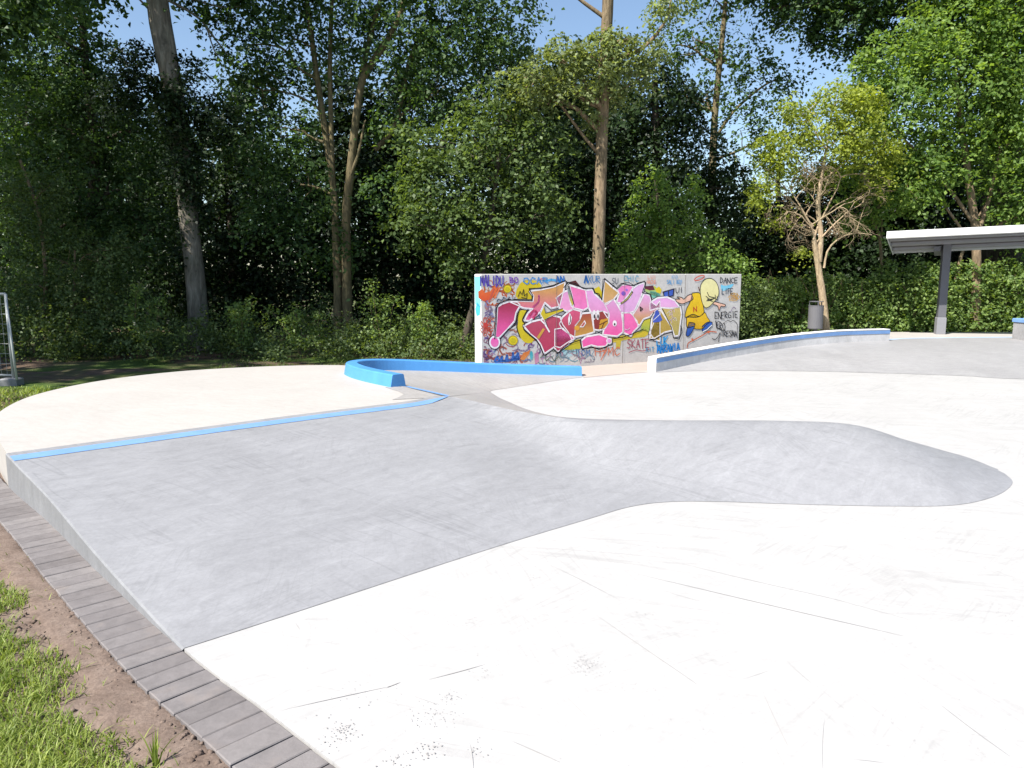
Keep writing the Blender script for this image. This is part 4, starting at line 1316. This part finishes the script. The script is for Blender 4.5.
# 1 the old thick tree on the left
Y = 18.4
s1 = ([*trunk_path([(199, 352), (197, 300), (190, 230), (181, 150), (171, 80), (160, 20), (150, -60), (138, -160), (132, -260)], Y, 22)], [.25, .22, .22, .24, .23, .15])
s1b = ([*trunk_path([(190, 352), (184, 310), (183, 250), (186, 200)], Y - .3, 10)], [.12, .11, .10, .08])
def ex1(mb):
    for L in ([(168, 0), (190, 12), (205, 25), (214, 50), (222, 62)], [(165, -10), (195, 0), (225, 8), (240, 6)], [(205, 25), (216, 40), (228, 55)], [(150, 10), (140, 0), (128, -12)]):
        P = trunk_path(L, Y, 10); mb.tube(P, [.035 - .0028 * k for k in range(10)], 6, cap=False)
big = tree('old_tree', 'thick pale-barked old tree with an ivy-clad trunk at the left', [s1],
           [B(120, -110, 90, Y), B(215, -130, 90, Y), B(60, -60, 60, Y), B(170, -230, 110, Y), B(215, 14, 14, Y, 1, .5), B(190, 2, 12, Y, 1, .5), B(224, 60, 11, Y, 1, .7), B(240, 0, 16, Y, 1, .6), B(112, -8, 12, Y, 1, .7)],
           'leaf_mid', 'bark_pale', dens=5, per=20, size=.16, cr=.3, extra=ex1, limbs=4)
foliage('ivy', M['leaf_dark'], [B(166, 92, 16, Y - .35, .8), B(172, 112, 18, Y - .4, .8), B(176, 135, 18, Y - .4, .8), B(182, 160, 18, Y - .4, .8), B(187, 185, 16, Y - .4, .8), B(168, 90, 22, Y, .8), B(180, 125, 26, Y, .8), B(192, 70, 16, Y, .8), B(205, 110, 22, Y, .8), B(185, 170, 24, Y, .8), B(190, 215, 22, Y, .8), B(178, 250, 16, Y, .8), B(150, 85, 16, Y, .8), B(132, 60, 20, Y), B(120, 95, 26, Y), B(222, 120, 20, Y)], big, dens=12, per=20, size=.11, cr=.22)

# 2 dark trees at the left edge
Y = 19.6
tree('broad_tree', 'dark dense tree filling the corner left of the ivy-clad trunk', [(trunk_path([(92, 350), (88, 260), (95, 160), (85, 60), (80, -40)], Y), [.16, .13, .10, .06])],
     [B(60, 60, 50, Y), B(20, 120, 55, Y), B(95, 120, 50, Y), B(60, 180, 60, Y), B(120, 190, 42, Y), B(15, 30, 50, Y), B(84, 66, 30, Y), B(110, 250, 45, Y), B(45, 240, 50, Y), B(140, 130, 35, Y), B(150, 230, 35, Y), B(56, 14, 28, Y)],
     'leaf_mid', 'bark_dark', dens=4.6, per=26, size=.125, cr=.33, flat=.25)
Y = 15.0
tree('overhanging_tree', 'tree whose green bough hangs into the top left corner', [(trunk_path([(-150, 420), (-140, 250), (-120, 100), (-90, -20)], Y), [.2, .16, .12, .08])],
     [B(40, -14, 40, Y, 1, .7), B(-10, 10, 40, Y, 1, .8), B(70, -24, 22, Y, 1, .7), B(-60, 40, 60, Y)], 'leaf_mid', 'bark_moss', dens=7, per=24, size=.14, cr=.3)
Y = 17.0
tree('hazel_shrub', 'tall leafy shrub with sunlit small leaves above the mesh fence', [(trunk_path([(30, 375), (45, 300), (40, 220), (20, 160)], Y), [.05, .04, .03]), (trunk_path([(35, 375), (70, 320), (75, 250)], Y), [.04, .03, .02])],
     [B(15, 200, 45, Y), B(60, 260, 45, Y), B(10, 290, 50, Y), B(45, 190, 30, Y), B(95, 300, 38, Y), B(40, 330, 40, Y), B(110, 250, 26, Y)], 'leaf_scrub', 'bark_brown', dens=8, per=26, size=.085, cr=.24, cat='shrub')

# 3 multi-stemmed tree
Y = 19.0
st = [(trunk_path([(338, 350), (338, 290), (336, 230), (333, 185), (325, 130), (316, 70), (308, 10), (298, -60)], Y), [.12, .10, .075, .065, .04]),
      (trunk_path([(338, 250), (334, 200), (331, 120), (330, 50), (334, -40)], Y), [.06, .06, .055, .04]),
      (trunk_path([(348, 352), (347, 290), (346, 220), (350, 175), (357, 110), (364, 75), (385, 45), (402, 10), (420, -50)], Y - .1), [.13, .11, .09, .08, .05]),
      (trunk_path([(349, 178), (358, 155), (364, 125), (366, 120)], Y - .15), [.05, .03, .008]),
      (trunk_path([(358, 105), (364, 65), (372, 30), (388, -30)], Y), [.08, .06, .04]),
      (trunk_path([(375, 150), (395, 125), (410, 60), (430, 10)], Y + .3), [.07, .06, .04])]
tree('ash_tree', 'tall tree splitting into several mossy stems right of the ivy-clad trunk', st,
     [B(245, 45, 34, Y), B(262, 90, 30, Y), B(290, 40, 40, Y), B(335, 15, 45, Y), B(290, 130, 36, Y), B(400, 35, 48, Y), B(450, 30, 45, Y), B(500, 20, 40, Y), B(440, 95, 34, Y), B(300, 185, 34, Y), B(400, 120, 28, Y), B(360, -40, 70, Y), B(260, -30, 60, Y), B(460, -40, 70, Y), B(255, 160, 30, Y), B(385, 190, 26, Y), B(330, 235, 34, Y), B(270, 220, 34, Y)],
     'leaf_mid', 'bark_moss', dens=4.2, per=22, size=.13, cr=.3, limbs=14)

# 4 olive tree left of the wall
Y = 17.0
tree('maple_tree', 'low spreading olive-green tree leaning left behind the end of the graffiti wall', [(trunk_path([(462, 350), (474, 305), (482, 270), (492, 210), (500, 150)], Y), [.10, .085, .07, .04])],
     [B(480, 150, 48, Y), B(440, 195, 44, Y), B(530, 185, 42, Y), B(490, 225, 46, Y), B(425, 145, 32, Y), B(545, 140, 30, Y), B(500, 112, 30, Y), B(555, 215, 26, Y), B(415, 225, 30, Y), B(460, 255, 30, Y)],
     'leaf_olive', 'bark_dark', dens=4.6, per=28, size=.12, cr=.34, flat=.22, inner=.2)

# 5 straight tree behind the wall
Y = 16.9
def ex5(mb):
    for L, r in (([(600, 155), (585, 138), (570, 118), (556, 100), (535, 92), (515, 96)], .042), ([(606, 60), (640, 50), (665, 22), (672, -5)], .06), ([(604, 95), (630, 85), (650, 70)], .03), ([(608, 20), (570, -10), (560, -40)], .05)):
        P = trunk_path(L, Y, 12); mb.tube(P, [r * (1 - .065 * k) for k in range(12)], 7, cap=False)
tree('locust_tree', 'tall straight brown-barked tree rising behind the graffiti wall', [(trunk_path([(597, 345), (598, 280), (600, 200), (602, 130), (605, 60), (608, 0), (609, -70), (612, -160)], Y, 20), [.145, .132, .125, .12, .115, .08])],
     [B(525, 78, 26, Y - .3, 1, .7), B(560, 62, 30, Y - .4, 1, .7), B(598, 60, 30, Y - .5, 1, .8), B(575, 85, 24, Y - .5, 1, .7), B(622, 40, 20, Y - .4, 1, .8), B(632, 72, 26, Y, 1, .7), B(540, 100, 20, Y, 1, .6), B(610, 95, 18, Y, 1, .8), B(650, 50, 16, Y), B(590, 118, 13, Y), B(612, -190, 60, Y), B(672, 2, 18, Y)],
     'leaf_locust', 'bark_brown', dens=11, per=24, size=.10, cr=.22, extra=ex5, limbs=8)

# 6 dark tree behind
Y = 21.5
tree('dark_tree', 'dark green dense tree directly right of the straight brown trunk', [(trunk_path([(662, 345), (660, 250), (656, 150), (655, 80)], Y), [.15, .12, .08])],
     [B(650, 105, 40, Y), B(690, 165, 42, Y), B(640, 165, 42, Y), B(680, 100, 26, Y), B(618, 130, 34, Y), B(700, 230, 42, Y), B(640, 230, 44, Y), B(600, 190, 36, Y), B(725, 190, 28, Y), B(560, 150, 36, Y), B(560, 230, 40, Y)],
     'leaf_dark', 'bark_dark', dens=6.5, per=24, size=.14, cr=.32)
# 7 lit bush tree
Y = 18.6
tree('elder_shrub', 'bright green bushy shrub behind the middle of the graffiti wall', [(trunk_path([(668, 350), (665, 290), (660, 220), (655, 180)], Y), [.05, .04, .03])],
     [B(652, 196, 24, Y), B(678, 222, 26, Y), B(640, 235, 26, Y), B(690, 188, 16, Y), B(705, 250, 24, Y), B(660, 265, 28, Y), B(735, 270, 20, Y), B(625, 268, 20, Y)], 'leaf_bright', 'bark_dark', dens=9, per=24, size=.10, cr=.24, cat='shrub')
# 8 airy tree against the sky
Y = 23.5
tree('poplar_tree', 'slender airy tree standing against the open sky right of the straight trunk', [(trunk_path([(708, 345), (712, 200), (714, 130), (718, 80), (724, 20), (730, -60)], Y, 18), [.14, .11, .08, .05]), (trunk_path([(714, 140), (735, 110), (765, 85), (790, 75)], Y), [.05, .035, .015]), (trunk_path([(713, 160), (740, 150), (775, 130)], Y), [.04, .03, .012])],
     [B(695, 40, 26, Y), B(728, 60, 34, Y), B(768, 92, 30, Y), B(698, 100, 24, Y), B(755, 55, 24, Y), B(790, 80, 15, Y), B(740, 130, 26, Y), B(770, 150, 22, Y), B(745, 180, 24, Y), B(715, 0, 22, Y), B(740, -50, 40, Y), B(775, 185, 14, Y), B(665, 90, 16, Y), B(675, 45, 22, Y), B(660, 15, 18, Y), B(745, 100, 20, Y)],
     'leaf_mid', 'bark_moss', dens=2.2, per=20, size=.14, cr=.28, limbs=14)
# 9 twiggy tree
Y = 18.9
def ex9(mb):
    R9 = random.Random(5)
    def bough(a, ang, L, r, dep):
        P = [a]; x, z = a.x, a.z; y = a.y
        n = 6
        for k in range(n):
            ang += R9.gauss(0, .16) + (-.06 if ang < 1.57 else .06) * (1 if dep < 2 else 2)
            x += math.cos(ang) * L / n; z += math.sin(ang) * L / n; y += R9.gauss(0, .05)
            P.append(Vector((x, y, z)))
        mb.tube(P, [r * (1 - .11 * k) for k in range(n + 1)], 6, cap=False)
        if dep > 0:
            for _ in range(4 if dep > 1 else 5):
                q = P[R9.randint(2, n)]
                bough(q, ang + R9.choice((-1, 1)) * R9.uniform(.4, 1.0), L * R9.uniform(.4, .62), r * .5, dep - 1)
    p = at_Y(815, 242, Y)
    for an, L, r in ((2.3, 1.2, .024), (1.95, 1.4, .028), (1.5, 1.6, .03), (1.15, 1.3, .026), (.8, 1.0, .022), (2.6, .9, .018), (1.7, 1.1, .024), (1.3, .9, .022), (2.1, .8, .02)):
        bough(p + Vector((R9.gauss(0, .05), 0, R9.uniform(-.1, .5))), an, L, r, 3)
    P = trunk_path([(824, 268), (828, 250), (840, 238), (856, 233), (872, 235)], Y, 10); mb.tube(P, [.03 - .0025 * k for k in range(10)], 6, cap=False)
    P = trunk_path([(856, 233), (862, 214), (868, 198)], Y, 8); mb.tube(P, [.016 - .0018 * k for k in range(8)], 5, cap=False)
tree('twiggy_tree', 'small leaning tree with bare tan twigs and a yellow-green top beside the litter bin', [(trunk_path([(826, 338), (823, 300), (818, 265), (814, 240)], Y), [.115, .09, .075, .06]), (trunk_path([(819, 262), (821, 235), (818, 205), (822, 175), (826, 150)], Y), [.07, .06, .05, .03])],
     [B(815, 128, 28, Y, 1, .7), B(780, 148, 24, Y, 1, .7), B(855, 128, 28, Y, 1, .7), B(838, 100, 26, Y, 1, .7), B(882, 150, 20, Y, 1, .8), B(795, 110, 20, Y, 1, .7), B(768, 180, 14, Y), B(785, 215, 9, Y + .2), B(802, 250, 8, Y + .2), B(862, 100, 22, Y, 1, .7), B(782, 160, 18, Y - .2, 1, .7), B(858, 152, 20, Y - .2, 1, .7), B(758, 200, 13, Y - .1), B(875, 180, 15, Y - .1), B(770, 225, 8, Y), B(840, 150, 12, Y - .3), B(815, 175, 22, Y + .7, 1, .8)],
     'leaf_yellow', 'bark_tan', dens=10, per=24, size=.10, cr=.22, extra=ex9, limbs=6, sub=6)
# 10 right maple
Y = 20.2
st = [(trunk_path([(974, 345), (976, 290), (976, 235), (970, 190), (962, 130), (955, 80)], Y), [.13, .11, .09, .05]), (trunk_path([(976, 240), (990, 195), (1000, 150)], Y), [.06, .045, .03]), (trunk_path([(975, 225), (950, 190), (925, 160), (900, 135)], Y), [.05, .04, .02]), (trunk_path([(976, 250), (955, 220), (935, 195), (915, 185)], Y), [.04, .03, .015]), (trunk_path([(960, 345), (955, 300), (963, 250), (985, 205)], Y + .2), [.06, .05, .03])]
tree('field_maple', 'broad bright green tree with several stems behind the shelter roof', st,
     [B(900, 100, 44, Y), B(955, 80, 50, Y), B(1010, 60, 52, Y), B(930, 155, 38, Y), B(990, 135, 46, Y), B(1040, 130, 54, Y), B(880, 70, 32, Y), B(960, 25, 46, Y), B(1030, 0, 60, Y), B(905, 185, 32, Y), B(862, 205, 26, Y), B(1010, 190, 30, Y), B(1050, 215, 40, Y), B(865, 120, 26, Y), B(920, 45, 30, Y), B(850, 170, 24, Y), B(1090, 60, 70, Y), B(985, -50, 60, Y)],
     'leaf_bright', 'bark_brown', dens=4.6, per=30, size=.135, cr=.36, limbs=14, flat=.22)
# 11 big dark tree with overhanging bough
Y = 22.3
def ex11(mb):
    for L, r in (([(1000, 60), (960, 30), (915, 15), (870, 10), (820, 5), (770, 8)], .14), ([(1000, 40), (970, 0), (900, -40), (830, -50)], .13), ([(965, 30), (985, 20), (1005, 35), (1020, 28)], .05)):
        P = trunk_path(L, Y, 12); mb.tube(P, [r * (1 - .06 * k) for k in range(12)], 8, cap=False)
tree('oak_tree', 'massive dark trunk right of the shelter with a bough hanging across the sky', [(trunk_path([(1004, 350), (1003, 290), (1001, 220), (1000, 140), (1000, 60), (995, -40), (990, -160)], Y), [.62, .55, .52, .48, .40, .28])],
     [B(800, 5, 34, Y, 1, .8), B(850, 20, 36, Y, 1, .8), B(765, -12, 22, Y, 1, .7), B(886, 45, 26, Y, 1, .8), B(830, -50, 60, Y), B(910, 0, 50, Y), B(825, 30, 18, Y, 1, .9), B(845, 48, 10, Y), B(870, 62, 9, Y), B(930, -80, 90, Y), B(1060, -80, 110, Y), B(760, -70, 60, Y)],
     'leaf_mid', 'bark_dark', dens=5.5, per=24, size=.15, cr=.3, extra=ex11, limbs=5)
# 12 slim saplings behind hedge
Y = 20.8
tree('sapling', 'thin forked grey sapling between the twiggy tree and the shelter', [(trunk_path([(884, 345), (882, 290), (880, 240), (872, 218)], Y), [.05, .045, .03]), (trunk_path([(880, 245), (882, 225), (880, 200), (890, 180)], Y), [.035, .025, .015])],
     [B(872, 214, 10, Y), B(892, 185, 14, Y)], 'leaf_mid', 'bark_moss', dens=9, per=20, size=.11, cr=.22)
# trees further back that close the gaps
back = [(60, 27, 'tall tree far back between the corner tree and the ivy-clad trunk', 'leaf_dark', [(60, 120, 60), (30, 200, 60), (110, 210, 60), (70, 280, 60), (140, 150, 40)]),
        (230, 24, 'dark tree standing back between the ivy-clad trunk and the mossy stems', 'leaf_dark', [(230, 150, 42), (270, 200, 50), (215, 230, 45), (250, 100, 30), (290, 270, 50), (220, 300, 45), (150, 180, 40), (160, 270, 45)]),
        (380, 25, 'dark tree standing back between the mossy stems and the olive tree', 'leaf_dark', [(390, 180, 45), (350, 230, 50), (420, 220, 50), (390, 280, 55), (330, 150, 35), (450, 290, 45), (470, 130, 40), (430, 75, 34), (500, 70, 34), (540, 80, 30), (352, 105, 30), (385, 120, 30), (330, 80, 22), (400, 85, 20), (365, 150, 35)]),
        (540, 26, 'dark tree deep in the wood behind the left half of the graffiti wall', 'leaf_dark', [(540, 130, 45), (510, 190, 50), (570, 200, 50), (540, 260, 50), (600, 120, 40), (600, 260, 45), (580, 80, 34)]),
        (780, 26, 'dark tree deep in the wood behind the twiggy tree', 'leaf_dark', [(780, 240, 40), (750, 230, 40), (820, 220, 45), (730, 280, 40), (800, 290, 45), (850, 270, 45), (700, 290, 45), (830, 190, 30)]),
        (910, 25, 'dark tree in the shade behind the shelter post', 'leaf_dark', [(900, 190, 45), (940, 230, 50), (890, 250, 45), (930, 290, 50), (1000, 260, 50), (1050, 220, 60), (1000, 170, 50), (870, 180, 35), (1040, 290, 50)])]
for px, Y, lb, lf, bl in back:
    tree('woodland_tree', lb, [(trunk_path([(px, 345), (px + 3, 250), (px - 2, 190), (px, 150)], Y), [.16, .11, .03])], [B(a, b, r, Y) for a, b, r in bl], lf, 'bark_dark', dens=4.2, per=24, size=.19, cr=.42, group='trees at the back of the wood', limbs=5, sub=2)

# shading trees beside the park, left of the view
for (x, y, r), lb in zip(((-15.2, 8.0, 2.6), (-18.0, 9.6, 2.5), (-20, 8.5, 3.2)), ('tall leafy tree outside the left of the view nearest the platform', 'tall leafy tree outside the left of the view by the lawn', 'tall leafy tree outside the left of the view farthest from the platform')):
    P = [Vector(p) for p in catmull([(x, y, -.1), (x + .2, y, 4), (x, y + .2, 9), (x, y, 19)], 14)]
    bl = []
    for z in np.arange(8, 23.5, 2.3):
        for _ in range(2):
            q = r * (.62 if 8 < z < 17 else .5)
            a = random.uniform(0, 6.28)
            bl.append(((x + r * .42 * math.cos(a), y + r * .42 * math.sin(a), z + random.uniform(-.5, .5)), (q, q, q * .9)))
    tree('border_tree', lb, [(P, [.3, .25, .2, .1])], bl, 'leaf_mid', 'bark_dark', dens=.6, per=20, size=.34, cr=.75, group='trees along the left border', limbs=6, sub=2)

# ------------------------------------------------------------------ hedge, undergrowth, wood
hb = []
R7 = random.Random(3)
x = 5.0
while x < 17.5:
    px = 512 + F * x / 19.7
    hgt = float(np.interp(px, [700, 760, 830, 880, 930, 1024, 1200], [1.0, 1.35, 1.75, 1.85, 1.85, 2.1, 2.1])) + R7.uniform(-.15, .2)
    for z in np.arange(.35, hgt - .15, .42):
        hb.append(((x + R7.uniform(-.15, .15), 20.15 + R7.uniform(-.12, .25) + .10 * z, z + .1), (.42, .40, .36)))
    x += .42
hedge = empty('hedge', (11, 19.8, .1))
tag(hedge, 'thick bright green leafy hedge along the back of the rear deck', 'hedge')
foliage('foliage', M['leaf_hedge'], hb, hedge, dens=13, per=15, size=.115, cr=.2, inner=.6, flat=.5)
mb = MB()
for _ in range(60):
    x0 = R7.uniform(5, 17); mb.tube([(x0, 20.3, -.1), (x0 + R7.gauss(0, .1), 20.3, .7), (x0 + R7.gauss(0, .25), 20.2, R7.uniform(1.2, 1.9))], [.018, .013, .006], 5, cap=False)
mb.build('stems', M['bark_brown'], hedge, smooth=True, recalc=False)

ub = []
for _ in range(330):
    px, Yy = R7.uniform(-40, 480), R7.uniform(15.4, 19.5)
    x0 = (px - 512) / F * Yy
    hmax = float(np.interp(px, [-40, 60, 150, 230, 300, 380, 420, 480], [2.0, 1.9, 1.5, 1.0, .7, 1.0, 1.1, .6])) * (.45 + .55 * (Yy - 15.4) / 4)
    hmax *= 1 + .75 * mn.noise((px * .035, Yy * .5, 3.3))
    z = max(.02, hmax * R7.uniform(0, 1) ** 1.4)
    q = R7.uniform(.14, .36)
    ub.append(((x0, Yy, z), (q, q, q)))
for _ in range(110):
    px, Yy = R7.uniform(560, 765), R7.uniform(18.2, 20.5)
    ub.append((((px - 512) / F * Yy, Yy, R7.uniform(.1, 1.4)), (.35, .35, .35)))
o, Cc = foliage('undergrowth', M['leaf_scrub'], ub, None, dens=8, per=14, size=.085, cr=.2, inner=.3, flat=.6, zmin=-.08)
tag(o, 'low scrub and saplings in the shade along the foot of the wood', 'undergrowth', kind='stuff')
# separate tall saplings standing in front
for px, hgt, lb in ((388, 1.75, 'tallest weedy sapling in the scrub right of the mossy stems'), (300, 1.1, 'spindly sapling in the scrub left of the mossy stems'), (421, 1.15, 'short leafy sapling left of the graffiti wall end'), (240, 1.2, 'leafy sapling just right of the ivy-clad trunk'), (148, 1.7, 'leafy sapling just left of the ivy-clad trunk')):
    Yy = 16.4
    b = Vector(((px - 512) / F * Yy, Yy, -.08))
    root = empty('young_sapling', b); tag(root, lb, 'sapling', 'saplings in the undergrowth')
    mb = MB(); bl = []
    for k in range(4):
        e = b + Vector((random.gauss(0, .22), random.gauss(0, .2), hgt * random.uniform(.7, 1)))
        P = limb(mb, b, e, .012, .004, .02, 7, 5)
        for q in P[2:]: bl.append((tuple(q), (.15, .15, .14)))
    mb.build('stem', M['bark_moss'], root, smooth=True, recalc=False)
    foliage('foliage', M['leaf_hedge'], bl, root, dens=14, per=9, size=.08, cr=.14, inner=.3, flat=.5)

# the wood behind
wx = [-200, 0, 60, 100, 140, 170, 240, 260, 370, 480, 530, 600, 660, 700, 830, 900, 1024, 1200]
wy = [40, 60, 70, 85, 100, 128, 135, 120, 135, 130, 110, 110, 160, 225, 235, 150, 120, 100]
C, O = [], []
for _ in range(5200):
    Yy = R7.uniform(25, 36); px = R7.uniform(-180, 1200)
    ytop = np.interp(px, wx, wy) + R7.uniform(-8, 30)
    zt = at_Y(px, ytop, Yy).z
    z = R7.uniform(0, zt)
    C.append(((px - 512) / F * Yy, Yy, z))
C = np.array(C); n = len(C); per = 20
P = rng.normal(size=(n, per, 3)) * .45; P[..., 2] *= .6
L = (C[:, None] + P).reshape(-1, 3)
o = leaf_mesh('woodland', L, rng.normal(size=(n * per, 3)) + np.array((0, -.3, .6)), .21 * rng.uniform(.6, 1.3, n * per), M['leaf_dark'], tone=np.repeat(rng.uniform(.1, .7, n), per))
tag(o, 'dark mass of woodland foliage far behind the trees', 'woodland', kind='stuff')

# ------------------------------------------------------------------ light
EL = math.radians(51)
hx, hy = -0.73, -0.68
hl = math.hypot(hx, hy)
sv = Vector((hx / hl * math.cos(EL), hy / hl * math.cos(EL), math.sin(EL)))
sd = bpy.data.lights.new('sun', 'SUN')
sd.energy = 4.6; sd.angle = math.radians(.5); sd.color = (1.0, .955, .88)
so = bpy.data.objects.new('sun', sd); COL.objects.link(so)
so.rotation_euler = (-sv).to_track_quat('-Z', 'Y').to_euler()
so.location = (-20, -20, 30)
w = bpy.data.worlds.new('World'); scene.world = w
w.use_nodes = True
nt = w.node_tree
sky = nt.nodes.new('ShaderNodeTexSky')
sky.sky_type = 'NISHITA'; sky.sun_disc = False
sky.sun_elevation = EL
sky.sun_rotation = math.atan2(hx, hy) % (2 * math.pi)
sky.air_density = 1.0; sky.dust_density = .6; sky.ozone_density = 1.5
bg = nt.nodes['Background']
bg.inputs['Strength'].default_value = .08
nt.links.new(sky.outputs[0], bg.inputs['Color'])

scene.view_settings.view_transform = 'Standard'
scene.view_settings.look = 'None'
scene.view_settings.exposure = 1.22
scene.view_settings.gamma = 1.0
scene.view_settings.use_curve_mapping = False
scene.cycles.max_bounces = 6
scene.cycles.diffuse_bounces = 3
scene.cycles.transparent_max_bounces = 4
